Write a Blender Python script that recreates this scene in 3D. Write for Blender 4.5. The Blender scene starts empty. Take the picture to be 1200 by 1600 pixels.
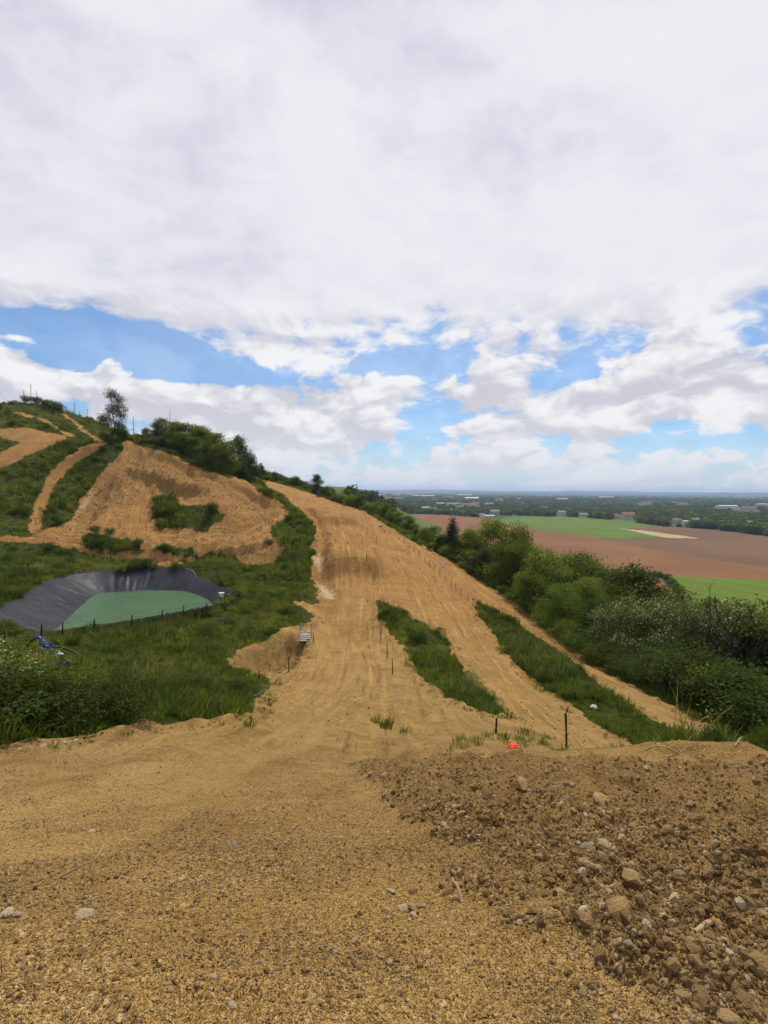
import bpy, math, random
import numpy as np
from mathutils import Matrix, Vector, Euler
R = math.radians
random.seed(7); rng = np.random.default_rng(7)
scene = bpy.context.scene
col = scene.collection

# ------------------------------------------------------------------ camera
PITCH, ROLL, FPX = 2.4, 0.5, 800.0          # the photograph is 1200 x 1600
cam_data = bpy.data.cameras.new('camera')
cam_data.sensor_fit = 'VERTICAL'; cam_data.sensor_height = 24.0
cam_data.lens = 24.0 * FPX / 1600.0
cam_data.clip_start = 0.05; cam_data.clip_end = 60000
cam = bpy.data.objects.new('camera', cam_data); col.objects.link(cam)
CAM = Matrix.Rotation(R(90 - PITCH), 3, 'X') @ Matrix.Rotation(R(ROLL), 3, 'Z')
cam.matrix_world = CAM.to_4x4()             # the eye is the origin of the site survey
scene.camera = cam

# ------------------------------------------------------------------ node helpers
class NT:
    def __init__(s, tree): s.t = tree; tree.nodes.clear()
    def n(s, typ, **kw):
        nd = s.t.nodes.new(typ)
        for k, v in kw.items(): setattr(nd, k, v)
        return nd
    def put(s, sock, v):
        if hasattr(v, 'is_output') or isinstance(v, bpy.types.NodeSocket): s.t.links.new(v, sock)
        elif v is not None: sock.default_value = v
    def m(s, op, a, b=None, c=None, clamp=False):
        nd = s.n('ShaderNodeMath', operation=op, use_clamp=clamp)
        for i, v in enumerate((a, b, c)):
            if v is not None: s.put(nd.inputs[i], v)
        return nd.outputs[0]
    def vm(s, op, a, b=None, scale=None):
        nd = s.n('ShaderNodeVectorMath', operation=op)
        s.put(nd.inputs[0], a)
        if b is not None: s.put(nd.inputs[1], b)
        if scale is not None: s.put(nd.inputs['Scale'], scale)
        return nd.outputs[0]
    def mix(s, f, a, b, blend='MIX'):
        nd = s.n('ShaderNodeMix', data_type='RGBA', blend_type=blend)
        nd.clamp_factor = True
        s.put(nd.inputs[0], f)
        s.put(nd.inputs[6], a if not isinstance(a, tuple) else (*a, 1)[:4])
        s.put(nd.inputs[7], b if not isinstance(b, tuple) else (*b, 1)[:4])
        return nd.outputs[2]
    def ss(s, v, lo, hi, a=0.0, b=1.0):
        nd = s.n('ShaderNodeMapRange', interpolation_type='SMOOTHSTEP')
        s.put(nd.inputs[0], v)
        for i, q in enumerate((lo, hi, a, b)): s.put(nd.inputs[i + 1], q)
        return nd.outputs[0]
    def noise(s, vec, scale, detail=4, rough=0.55, dist=0.0, color=False):
        nd = s.n('ShaderNodeTexNoise')
        s.put(nd.inputs['Vector'], vec); s.put(nd.inputs['Scale'], scale)
        s.put(nd.inputs['Detail'], detail); s.put(nd.inputs['Roughness'], rough); s.put(nd.inputs['Distortion'], dist)
        return nd.outputs[1 if color else 0]
    def vor(s, vec, scale, feature='F1', rand=1.0):
        nd = s.n('ShaderNodeTexVoronoi', feature=feature)
        s.put(nd.inputs['Vector'], vec); s.put(nd.inputs['Scale'], scale); s.put(nd.inputs['Randomness'], rand)
        return nd
    def attr(s, name):
        return s.n('ShaderNodeAttribute', attribute_name=name)
    def sep(s, v):
        nd = s.n('ShaderNodeSeparateXYZ'); s.put(nd.inputs[0], v); return nd.outputs
    def comb(s, x, y, z):
        nd = s.n('ShaderNodeCombineXYZ')
        for i, v in enumerate((x, y, z)): s.put(nd.inputs[i], v)
        return nd.outputs[0]
    def bump(s, h, strength=0.5, dist=0.05, normal=None):
        nd = s.n('ShaderNodeBump'); s.put(nd.inputs['Height'], h)
        nd.inputs['Strength'].default_value = strength; nd.inputs['Distance'].default_value = dist
        if normal is not None: s.put(nd.inputs['Normal'], normal)
        return nd.outputs[0]

def pix_dir(u, v):
    d = CAM @ Vector(((u - 600) / FPX, -(v - 800) / FPX, -1.0))
    return d
def at(u, v, d):
    """point at forward distance d seen at photo pixel (u, v)"""
    q = pix_dir(u, v); return q * (d / q.y)

# ------------------------------------------------------------------ world: sky with cloud sheet and cumulus
SUN_EL, SUN_AZ = 56.0, 12.0                 # azimuth: degrees to the right of straight ahead (+y)
world = bpy.data.worlds.new('World'); scene.world = world; world.use_nodes = True
def build_world():
    g = NT(world.node_tree)
    out = g.n('ShaderNodeOutputWorld'); bg = g.n('ShaderNodeBackground')
    sky = g.n('ShaderNodeTexSky', sky_type='NISHITA', sun_disc=False)
    sky.sun_elevation = R(SUN_EL); sky.sun_rotation = R(SUN_AZ); sky.altitude = 200
    sky.air_density = 1.0; sky.dust_density = 0.6; sky.ozone_density = 2.5
    d = g.n('ShaderNodeTexCoord').outputs['Generated']
    x, y, z = g.sep(d)
    az = g.m('ARCTAN2', x, y); el = g.m('ARCSINE', z)
    p = g.vm('MULTIPLY', d, (5.6, 5.6, 10.5))
    warp = g.noise(p, 1.3, 2, 0.5, color=True)
    pw = g.vm('ADD', p, g.vm('SCALE', g.vm('SUBTRACT', warp, (0.5, 0.5, 0.5)), scale=0.5))
    n1 = g.noise(pw, 1.35, 8, 0.56)
    n1u = g.noise(g.vm('ADD', pw, (0.05, 0.05, 0.20)), 1.35, 4, 0.5)
    n2 = g.noise(g.vm('MULTIPLY', d, (1.25, 1.25, 2.2)), 1.25, 4, 0.52, 0.5)
    # cover: a closed sheet overhead, broken cumulus lower down, milky towards the horizon
    cov = g.m('ADD', g.ss(el, R(13.0), R(23.0), 0.03, 0.70), g.ss(el, R(1.0), R(9.0), 0.20, 0.0))
    ae = g.comb(az, el, 0)
    def blob(cov, u, v, wu, hv, amp):
        q = pix_dir(u, v).normalized()
        a0, e0 = math.atan2(q.x, q.y), math.asin(q.z)
        wa, we = wu / FPX * math.cos(a0), hv / FPX * math.cos(a0)
        nd = g.n('ShaderNodeVectorMath', operation='MULTIPLY_ADD')
        g.put(nd.inputs[0], ae); nd.inputs[1].default_value = (1 / wa, 1 / we, 0); nd.inputs[2].default_value = (-a0 / wa, -e0 / we, 0)
        dt = g.n('ShaderNodeVectorMath', operation='DOT_PRODUCT'); g.put(dt.inputs[0], nd.outputs[0]); g.put(dt.inputs[1], nd.outputs[0])
        return g.m('MULTIPLY_ADD', g.m('POWER', 0.3679, dt.outputs['Value']), amp, cov)
    for args in ((20, 508, 110, 20, -.34), (200, 540, 120, 26, -.36), (300, 578, 120, 24, -.32), (110, 560, 60, 18, -.2),
                 (430, 590, 110, 20, -.28), (640, 570, 120, 12, -.16), (690, 655, 75, 36, -.34), (810, 640, 45, 26, -.20),
                 (880, 588, 100, 10, -.22), (1080, 562, 55, 16, -.34), (980, 690, 200, 8, -.10), (1160, 690, 90, 10, -.14),
                 (440, 548, 90, 20, .34), (165, 562, 20, 20, .40), (600, 608, 60, 20, .34), (738, 622, 44, 13, .40),
                 (30, 527, 34, 7, .30), (50, 585, 110, 22, .34), (320, 640, 190, 40, .42), (500, 670, 160, 46, .34),
                 (950, 625, 190, 40, .40), (1150, 600, 100, 46, .38), (700, 645, 40, 8, .30), (715, 668, 24, 8, .26),
                 (1035, 582, 20, 6, .34), (560, 590, 60, 18, .1), (880, 660, 140, 28, .28)):
        cov = blob(cov, *args)
    dens = g.m('ADD', cov, g.m('MULTIPLY', g.m('SUBTRACT', n1, 0.5), 1.95))
    alpha = g.ss(dens, g.ss(el, R(12), R(19), -0.03, -0.12), g.ss(el, R(12), R(19), 0.17, 0.34))
    # thin veil everywhere, stronger toward the horizon
    veil = g.m('ADD', g.ss(el, R(0), R(8), 0.62, 0.13), g.m('MULTIPLY', g.ss(n2, 0.4, 0.75), 0.18))
    alpha = g.m('MAXIMUM', alpha, veil)
    rim = g.ss(g.m('SUBTRACT', n1, n1u), -0.10, 0.10)
    thick = g.ss(dens, 0.15, 0.75)
    ceil = g.ss(g.m('ADD', n2, g.m('MULTIPLY', g.m('SUBTRACT', n1, .5), .22)), 0.34, 0.66)
    lit = g.mix(rim, (0.62, 0.62, 0.69), (0.92, 0.92, 0.93))
    sheet = g.mix(ceil, (0.60, 0.60, 0.73), (0.84, 0.84, 0.89))
    hi = g.ss(el, R(13), R(22))
    cloud = g.mix(hi, lit, g.mix(g.m('MULTIPLY', rim, 0.25), sheet, (0.9, 0.9, 0.93)))
    low = g.ss(el, R(1), R(9), 0.65, 0.0)
    cloud = g.mix(low, cloud, (0.74, 0.77, 0.82))
    blue = g.mix(1.0, sky.outputs[0], (0.60, 0.92, 1.18), 'MULTIPLY')
    cloud10 = g.vm('SCALE', cloud, scale=10.0)
    g.put(bg.inputs[0], g.mix(alpha, blue, cloud10)); bg.inputs[1].default_value = 0.1
    g.t.links.new(bg.outputs[0], out.inputs[0])
build_world()
world.cycles.sampling_method = 'MANUAL'; world.cycles.sample_map_resolution = 512

# ------------------------------------------------------------------ sun and exposure
sun_data = bpy.data.lights.new('sun', 'SUN'); sun_data.energy = 4.2; sun_data.angle = R(2.0)
sun_data.color = (1.0, 0.925, 0.80)
sun = bpy.data.objects.new('sun', sun_data); col.objects.link(sun)
sdir = Vector((math.sin(R(SUN_AZ)) * math.cos(R(SUN_EL)), math.cos(R(SUN_AZ)) * math.cos(R(SUN_EL)), math.sin(R(SUN_EL))))
sun.rotation_euler = sdir.to_track_quat('Z', 'Y').to_euler(); sun.location = (0, 0, 300)
vs = scene.view_settings
vs.view_transform = 'Standard'; vs.look = 'None'; vs.gamma = 1.0; vs.exposure = 0.0; vs.use_curve_mapping = False
scene.cycles.use_denoising = True; scene.cycles.use_adaptive_sampling = True; scene.cycles.adaptive_threshold = 0.025
scene.cycles.max_bounces = 6; scene.cycles.diffuse_bounces = 2; scene.cycles.transparent_max_bounces = 8
scene.cycles.volume_bounces = 0; scene.cycles.sample_clamp_indirect = 4.0

# ------------------------------------------------------------------ general helpers
def tag(o, label=None, cat=None, group=None, kind=None):
    if label: o['label'] = label
    if cat: o['category'] = cat
    if group: o['group'] = group
    if kind: o['kind'] = kind
    return o
def empty(name, loc, rz=0.0, s=1.0):
    o = bpy.data.objects.new(name, None); col.objects.link(o)
    o.location = loc; o.rotation_euler = (0, 0, rz); o.scale = (s, s, s) if not isinstance(s, tuple) else s
    o.empty_display_size = 0.2
    return o
def link_mesh(name, me, parent=None, loc=None):
    o = bpy.data.objects.new(name, me); col.objects.link(o)
    if parent is not None: o.parent = parent
    if loc is not None: o.location = loc
    return o
def copy_tree(o, parent=None):
    c = o.copy(); col.objects.link(c); c.parent = parent
    for ch in list(o.children): copy_tree(ch, c)
    return c
ORD = ('first second third fourth fifth sixth seventh eighth ninth tenth eleventh twelfth thirteenth fourteenth fifteenth '
       'sixteenth seventeenth eighteenth nineteenth twentieth').split()
TENS = {2: 'twenty', 3: 'thirty', 4: 'forty', 5: 'fifty', 6: 'sixty'}
def ordinal(i):
    if i < 20: return ORD[i]
    t, k = divmod(i + 1, 10)
    return (TENS[t] + '-' + ORD[k - 1]) if k else TENS[t][:-1] + 'ieth'

class MB:
    """collects boxes, tubes and loose faces into one mesh"""
    def __init__(s): s.v = []; s.f = []; s.m = []; s.smooth = []
    def add(s, verts, faces, mi=0, smooth=False):
        b = len(s.v); s.v += [tuple(q) for q in verts]
        for f in faces: s.f.append(tuple(b + i for i in f)); s.m.append(mi); s.smooth.append(smooth)
    def box(s, c, size, rot=None, mi=0):
        hx, hy, hz = (q / 2 for q in size)
        M = rot if rot is not None else Matrix.Identity(3)
        vs_ = [Vector(c) + M @ Vector((sx * hx, sy * hy, sz * hz)) for sx in (-1, 1) for sy in (-1, 1) for sz in (-1, 1)]
        s.add(vs_, [(0, 1, 3, 2), (4, 6, 7, 5), (0, 4, 5, 1), (2, 3, 7, 6), (0, 2, 6, 4), (1, 5, 7, 3)], mi)
    def tube(s, pts, rad, sides=7, mi=0, cap=True):
        pts = [Vector(q) for q in pts]; n = len(pts)
        rad = [rad] * n if not hasattr(rad, '__len__') else rad
        rings = []
        for i, q in enumerate(pts):
            t = (pts[min(i + 1, n - 1)] - pts[max(i - 1, 0)]).normalized()
            a = t.cross(Vector((0.31, 0.95, 0.05))); a = a if a.length > 1e-3 else t.cross(Vector((1, 0, 0)))
            a.normalize(); b = t.cross(a)
            rings.append([q + (a * math.cos(k / sides * 2 * math.pi) + b * math.sin(k / sides * 2 * math.pi)) * rad[i] for k in range(sides)])
        fs = []
        for i in range(n - 1):
            for k in range(sides):
                k2 = (k + 1) % sides
                fs.append((i * sides + k, i * sides + k2, (i + 1) * sides + k2, (i + 1) * sides + k))
        s.add([q for r_ in rings for q in r_], fs, mi, True)
        if cap:
            s.add(rings[0], [tuple(range(sides))[::-1]], mi); s.add(rings[-1], [tuple(range(sides))], mi)
    def mesh(s, name, mats):
        me = bpy.data.meshes.new(name); me.from_pydata(s.v, [], s.f)
        for m_ in (mats if isinstance(mats, (list, tuple)) else [mats]): me.materials.append(m_)
        me.polygons.foreach_set('material_index', s.m); me.polygons.foreach_set('use_smooth', s.smooth)
        me.update(); return me
    def build(s, name, mats, parent=None, loc=None): return link_mesh(name, s.mesh(name, mats), parent, loc)

def np_mesh(name, verts, faces, mat=None, smooth=True, attrs=None):
    """verts (n,3), faces (m,k) numpy -> mesh"""
    me = bpy.data.meshes.new(name); n, (m_, k) = len(verts), faces.shape
    me.vertices.add(n); me.vertices.foreach_set('co', np.ascontiguousarray(verts, dtype=np.float32).ravel())
    me.loops.add(m_ * k); me.loops.foreach_set('vertex_index', np.ascontiguousarray(faces, dtype=np.int32).ravel())
    me.polygons.add(m_); me.polygons.foreach_set('loop_start', np.arange(0, m_ * k, k, dtype=np.int32))
    me.polygons.foreach_set('use_smooth', np.full(m_, smooth))
    for an, (typ, data) in (attrs or {}).items():
        a = me.attributes.new(an, typ, 'POINT')
        a.data.foreach_set('vector' if typ == 'FLOAT_VECTOR' else 'value', np.ascontiguousarray(data, dtype=np.float32).ravel())
    if mat is not None: me.materials.append(mat)
    me.update(calc_edges=True); me.validate(); return me

def _h(ix, iy, seed):
    h = (ix.astype(np.int64) * 374761393 + iy.astype(np.int64) * 668265263 + seed * 982451653) & 0x7fffffff
    h = ((h ^ (h >> 13)) * 1274126177) & 0x7fffffff
    return ((h ^ (h >> 16)) & 0xffff) / 32767.5 - 1.0
def vnoise(x, y, seed=0):
    ix, iy = np.floor(x), np.floor(y); fx, fy = x - ix, y - iy
    fx = fx * fx * fx * (fx * (fx * 6 - 15) + 10); fy = fy * fy * fy * (fy * (fy * 6 - 15) + 10)
    a, b = _h(ix, iy, seed), _h(ix + 1, iy, seed); c, d = _h(ix, iy + 1, seed), _h(ix + 1, iy + 1, seed)
    return (a + (b - a) * fx) * (1 - fy) + (c + (d - c) * fx) * fy
def fbm(x, y, octv=4, seed=0, gain=0.5):
    s = 0; a = 1.0; t = 0
    for k in range(octv):
        s = s + a * vnoise(x * 2 ** k + 13.7 * k, y * 2 ** k - 7.3 * k, seed + k); t += a; a *= gain
    return s / t
def sstep(lo, hi, v):
    t = np.clip((v - lo) / (hi - lo), 0, 1); return t * t * (3 - 2 * t)
def poly_sd(poly, X, Y, far=6.0):
    """signed distance (positive inside) to a polygon, cut off at -far"""
    P = np.asarray(poly, float); out = np.full(X.shape, -far)
    lo, hi = P.min(0) - far, P.max(0) + far
    sel = (X > lo[0]) & (X < hi[0]) & (Y > lo[1]) & (Y < hi[1])
    x, y = X[sel], Y[sel]; d2 = np.full(x.shape, 1e18); ins = np.zeros(x.shape, bool)
    for a, b in zip(P, np.roll(P, -1, 0)):
        e = b - a; L = max(e @ e, 1e-12); t = np.clip(((x - a[0]) * e[0] + (y - a[1]) * e[1]) / L, 0, 1)
        d2 = np.minimum(d2, (x - a[0] - t * e[0]) ** 2 + (y - a[1] - t * e[1]) ** 2)
        c = (a[1] > y) != (b[1] > y)
        if abs(e[1]) > 1e-12: ins ^= c & (x < e[0] * (y - a[1]) / e[1] + a[0])
    out[sel] = np.where(ins, 1, -1) * np.sqrt(d2)
    return np.maximum(out, -far)
def line_coords(pts, X, Y):
    """(signed lateral offset, length along) of the nearest place on a polyline"""
    P = np.asarray(pts, float); best = np.full(X.shape, 1e18); lat = np.zeros(X.shape); lon = np.zeros(X.shape); s0 = 0.0
    for a, b in zip(P[:-1], P[1:]):
        e = b - a; L = math.hypot(*e); t = np.clip(((X - a[0]) * e[0] + (Y - a[1]) * e[1]) / L ** 2, 0, 1)
        dx, dy = X - a[0] - t * e[0], Y - a[1] - t * e[1]; d2 = dx * dx + dy * dy
        k = d2 < best; best = np.where(k, d2, best)
        lat = np.where(k, np.sqrt(d2) * np.sign(e[0] * dy - e[1] * dx), lat); lon = np.where(k, s0 + t * L, lon); s0 += L
    return lat, lon

# ------------------------------------------------------------------ terrain survey: spot heights
CP = []                                      # (x, y, z) relative to the eye
def cpv(*rows):                              # seen spots: photo pixel and forward distance
    for u, v, d in rows: CP.append(tuple(at(u, v, d)))
def cpz(*rows):                              # column and distance with a known height
    for u, d, z in rows:
        q = at(u, 800, d); CP.append((q.x, d, z))
EYE_H = 1.65
for u in (-150, 150, 400, 600, 800, 1000, 1350):
    cpz((u, .8, -1.63), (u, 1.6, -1.69), (u, 2.4, -2.0), (u, 3.6, -2.58), (u, 5.0, -3.22), (u, 6.5, -3.88))
cpz((400, 9, -4.85), (600, 9, -4.98), (750, 9, -4.98), (900, 9.2, -4.75), (1050, 9.0, -4.55), (1200, 8.6, -4.42), (1400, 8.4, -4.3))
cpz((980, 12, -7.0), (1100, 12, -7.6), (1250, 12, -8.0), (1000, 18, -11.2), (1150, 18, -11.8), (1300, 18, -12.6))
cpv((884, 1166, 13.5), (870, 1157, 18), (845, 1138, 22), (800, 1140, 18), (775, 1145, 17.5), (700, 1150, 16), (700, 1110, 22),
    (640, 1065, 29), (600, 1180, 12), (480, 1180, 12), (520, 1140, 17), (500, 1100, 23), (560, 1100, 23), (540, 1060, 31),
    (540, 1000, 44), (530, 960, 50), (600, 1000, 43), (620, 1030, 36))
# left bank up to the pond
cpv((0, 1172, 9), (100, 1160, 10), (200, 1138, 11.5), (300, 1128, 13.5), (385, 1114, 16.5), (200, 1102, 15), (200, 1062, 22), (200, 1032, 28),
    (200, 1003, 35), (300, 1080, 20), (300, 1030, 29), (300, 990, 38), (320, 962, 47), (385, 1085, 22), (370, 1060, 28), (400, 1048, 31), (420, 1014, 38),
    (470, 990, 41), (430, 965, 46), (400, 935, 52), (350, 958, 47), (380, 905, 62), (355, 925, 60), (0, 1110, 13), (0, 1060, 19), (0, 1020, 26), (60, 1012, 30),
    (0, 985, 34), (147, 992, 39), (65, 1006, 35), (205, 981, 42), (440, 1040, 33), (455, 940, 51))
cpz((60, 44, -10.5), (-120, 40, -9.5), (0, 55, -10.3), (60, 66, -10.4), (150, 70, -10.4), (250, 71, -10.5), (330, 68, -10.8), (-150, 20, -6.5), (-150, 60, -7.5))
# benches and banks beyond the pond
cpv((0, 862, 72), (50, 850, 76), (100, 862, 76), (200, 876, 77), (300, 881, 77), (425, 886, 72), (150, 842, 81), (225, 850, 82), (300, 842, 85), (400, 835, 86),
    (430, 850, 80), (200, 792, 93), (300, 782, 94), (380, 790, 94), (200, 742, 102), (300, 748, 104), (190, 689, 112), (240, 699, 112), (300, 722, 110), (360, 746, 107),
    (400, 764, 106), (445, 792, 98), (130, 790, 92), (150, 745, 101))
cpz((190, 128, 12.2), (240, 126, 11.3), (300, 126, 7.8), (360, 124, 4.6), (190, 180, 13), (300, 180, 9), (380, 190, 6))
# strip between the cutting and the steep track
cpv((388, 744, 140), (420, 773, 115), (455, 806, 95), (470, 848, 77), (478, 872, 70), (470, 895, 64), (485, 918, 58), (465, 925, 57))
# steep track and the slopes right of it
cpv((512, 915, 62), (515, 895, 66), (520, 860, 76), (545, 922, 58), (545, 885, 67), (545, 848, 80), (535, 812, 96), (482, 786, 112), (430, 760, 132), (396, 744, 150),
    (600, 905, 65), (640, 905, 66), (655, 865, 82), (635, 840, 95), (600, 816, 107), (560, 796, 120), (500, 773, 140), (450, 756, 152), (600, 945, 53),
    (650, 955, 52), (700, 962, 53), (680, 1000, 45), (725, 1020, 42), (760, 1062, 35), (830, 1120, 26.5), (790, 1090, 30))
cpv((690, 870, 86), (720, 888, 82), (800, 952, 62), (900, 1042, 42), (1000, 1088, 35), (1080, 1125, 30.5), (1140, 1152, 27.5), (770, 965, 56), (800, 1000, 49), (850, 1050, 38),
    (950, 1112, 30.5), (1050, 1152, 26.5), (620, 972, 46.5), (680, 1032, 36), (740, 1090, 28.5), (640, 1003, 42))
cpz((395, 190, 6.5), (440, 190, 4.0), (500, 190, 0))
CP += [(22, 42, -16.2), (30, 42, -19), (45, 42, -25), (70, 42, -34), (24, 62, -17), (34, 62, -21), (60, 62, -31), (90, 62, -39),
       (18, 85, -15), (30, 85, -20), (60, 85, -31), (100, 85, -40), (12, 105, -12.5), (25, 105, -18), (60, 105, -31), (0, 130, -7.5), (20, 130, -17), (60, 130, -31),
       (-15, 160, -3.5), (10, 160, -14), (50, 160, -28), (26, 28, -15.5), (36, 28, -19), (60, 28, -29), (-30, 200, -1), (0, 200, -14), (40, 200, -30), (100, 200, -42),
       (20, 10, -10.5), (40, 10, -18), (80, 10, -34), (120, 60, -42), (160, 120, -42), (200, 20, -42), (180, 220, -42)]
# upper left hillside
cpv((165, 690, 113), (100, 716, 102), (55, 766, 92), (50, 805, 84), (60, 835, 78), (0, 800, 82), (0, 745, 95), (0, 702, 108), (60, 691, 110), (110, 686, 113), (0, 672, 116),
    (0, 651, 135), (60, 656, 132), (0, 630, 152), (60, 632, 150), (95, 645, 146), (150, 680, 124), (112, 646, 152), (150, 668, 140), (200, 690, 128))
cpz((0, 220, 27), (60, 220, 26), (110, 220, 23), (150, 220, 19), (240, 220, 12), (-200, 80, 1), (-200, 120, 16), (-200, 160, 26))
for r_ in (3, 12, 40, 120):                 # behind and beside the photographer
    CP += [(-r_, .1 * r_, -EYE_H + .10 * r_), (r_, -.1 * r_, -EYE_H - .30 * r_), (.02 * r_, -r_, -EYE_H + .12 * r_), (-.02 * r_, -r_, -EYE_H + .12 * r_),
           (-.7 * r_, -.7 * r_, -EYE_H + .12 * r_), (.7 * r_, -.7 * r_, -EYE_H - .1 * r_)]
CPA = np.array(CP); cr = np.hypot(CPA[:, 0], CPA[:, 1])
ca, cl, cq = np.arctan2(CPA[:, 0], CPA[:, 1]), np.log(cr), (CPA[:, 2] + EYE_H) / cr
def ker(d2): return 0.5 * d2 * np.log(d2 + 1e-12)
nC = len(CP); K = ker((ca[:, None] - ca) ** 2 + (cl[:, None] - cl) ** 2) + np.eye(nC) * 2e-4
Pm = np.stack([np.ones(nC), ca, cl], 1)
sol = np.linalg.solve(np.block([[K, Pm], [Pm.T, np.zeros((3, 3))]]), np.concatenate([cq, np.zeros(3)]))

# ------------------------------------------------------------------ terrain grid
AZ = np.concatenate([-np.array([180, 165, 150, 135, 120, 108, 97, 88, 80, 73, 67, 62, 58, 54, 51, 48.5, 46.5, 45, 43.8, 42.9]), np.arange(-42.3, 42.31, 0.17)])
AZ = np.radians(np.concatenate([AZ, -AZ[:20][::-1]]))
LR = np.concatenate([np.arange(math.log(.45), math.log(14), .0062), np.arange(math.log(14), math.log(260), .0072), np.arange(math.log(260), math.log(1000), .011), np.arange(math.log(1000), math.log(14000), .03)])
RR = np.exp(LR); NA, NR = len(AZ), len(LR)
GA, GL = np.meshgrid(AZ, LR); GR = np.exp(GL); X = GR * np.sin(GA); Y = GR * np.cos(GA)
# the spline is smooth: solve it on every second ray, then fill in
ai = np.unique(np.concatenate([np.arange(0, NA, 2), [NA - 1]])); ri = np.unique(np.concatenate([np.arange(0, NR, 3), [NR - 1]]))
A2, L2 = np.meshgrid(AZ[ai], LR[ri]); fa, fl = A2.ravel(), L2.ravel(); q = np.empty(fa.size)
for i in range(0, fa.size, 20000):
    a, l = fa[i:i + 20000], fl[i:i + 20000]
    q[i:i + 20000] = ker((a[:, None] - ca) ** 2 + (l[:, None] - cl) ** 2) @ sol[:nC] + sol[nC] + sol[nC + 1] * a + sol[nC + 2] * l
q = q.reshape(A2.shape)
q = np.stack([np.interp(AZ, AZ[ai], row) for row in q])
def cub(xs, ys, xn):                         # Catmull-Rom along the rays
    k = np.clip(np.searchsorted(xs, xn) - 1, 0, len(xs) - 2); x0, x1 = xs[k], xs[k + 1]; t = ((xn - x0) / (x1 - x0))[:, None]
    m_ = np.gradient(ys, xs, axis=0); h = (x1 - x0)[:, None]
    return (2 * t ** 3 - 3 * t ** 2 + 1) * ys[k] + (t ** 3 - 2 * t ** 2 + t) * h * m_[k] + (-2 * t ** 3 + 3 * t ** 2) * ys[k + 1] + (t ** 3 - t ** 2) * h * m_[k + 1]
q = cub(LR[ri], q, LR)
Z = q * GR - EYE_H
PLAIN = -42.0
spur = 46 * sstep(78, -50, X) * np.exp(-((Y - 560) / 150) ** 2) * (1 + .12 * fbm(X / 60, Y / 60, 3, 5))
Zf = PLAIN + spur + 0.8 * fbm(X / 120, Y / 120, 3, 9)
w = sstep(200, 330, GR) * sstep(-1.2, -.25, GA) + sstep(500, 2500, GR) * (1 - sstep(-1.2, -.25, GA))
Z = Z * (1 - w) + Zf * w
Z = np.where((GA > -.2) & (Y > 0), np.maximum(Z, PLAIN - 1), Z)

def H(x, y):
    """ground height (bilinear on the grid)"""
    x, y = np.atleast_1d(np.asarray(x, float)), np.atleast_1d(np.asarray(y, float))
    a, l = np.arctan2(x, y), np.log(np.maximum(np.hypot(x, y), RR[0] * 1.001))
    i = np.clip(np.searchsorted(AZ, a) - 1, 0, NA - 2); j = np.clip(np.searchsorted(LR, l) - 1, 0, NR - 2)
    s, t = np.clip((a - AZ[i]) / (AZ[i + 1] - AZ[i]), 0, 1), np.clip((np.exp(l) - RR[j]) / (RR[j + 1] - RR[j]), 0, 1)
    return (Z[j, i] * (1 - s) + Z[j, i + 1] * s) * (1 - t) + (Z[j + 1, i] * (1 - s) + Z[j + 1, i + 1] * s) * t
def h1(x, y): return float(H(x, y)[0])
def ground(u, v, rmin=0.6, rmax=1e9):
    """where the line of sight through photo pixel (u, v) meets the ground; None in the sky"""
    d = pix_dir(u, v); a = math.atan2(d.x, d.y); m_ = d.z / math.hypot(d.x, d.y)
    i = min(max(int(np.searchsorted(AZ, a)) - 1, 0), NA - 2); s = (a - AZ[i]) / (AZ[i + 1] - AZ[i])
    prof = Z[:, i] * (1 - s) + Z[:, i + 1] * s - m_ * RR
    k = np.nonzero((prof[1:] >= 0) & (RR[1:] > rmin) & (RR[1:] < rmax))[0]
    if not len(k): return None
    k = k[0]; p0, p1 = prof[k], prof[k + 1]; t = 0 if p1 == p0 else min(max(-p0 / (p1 - p0), 0), 1)
    r = RR[k] + t * (RR[k + 1] - RR[k]); return Vector((r * math.sin(a), r * math.cos(a), m_ * r))
def outline(pts, dense=True):
    """pixel outline -> plan outline; ('w', x, y) is a plan point as it stands"""
    out = []
    for p in pts:
        if p[0] == 'w': out.append((p[1], p[2])); continue
        g = ground(*p)
        if g is None: print('no ground at', p); continue
        out.append((g.x, g.y))
    return out

# ------------------------------------------------------------------ features cut into the ground
# pond
WATER = -12.5
pond_water_line = [tuple(at(u, v, 1) * (WATER / at(u, v, 1).z))[:2] for u, v in ((62, 1003), (98, 975), (150, 927), (230, 922), (292, 924), (322, 936), (334, 948))]
pond_water_line += [(-18.6, 49.5), (-23.0, 44.2), (-27.2, 41.0)]
# relax the outline so corners are round
def rounded(poly, n=3):  # corner cutting
    P = np.array(poly)
    for _ in range(n):
        Q = np.roll(P, -1, 0); P = np.stack([.88 * P + .12 * Q, .12 * P + .88 * Q], 1).reshape(-1, 2)
    return P
POND = rounded(pond_water_line, 1)
sdp = poly_sd(POND, X, Y, 14.0)              # positive over the water
bank = WATER - .5 * sdp - .22
wp = sstep(-6.5, -4.2, sdp)
RIM = -10.45
Z = np.where(sdp > -4.3, np.minimum(bank, np.maximum(Z, RIM) - .0), Z * (1 - wp) + np.maximum(np.minimum(Z, Z * .5 + RIM * .5), np.minimum(Z, RIM)) * wp)
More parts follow.
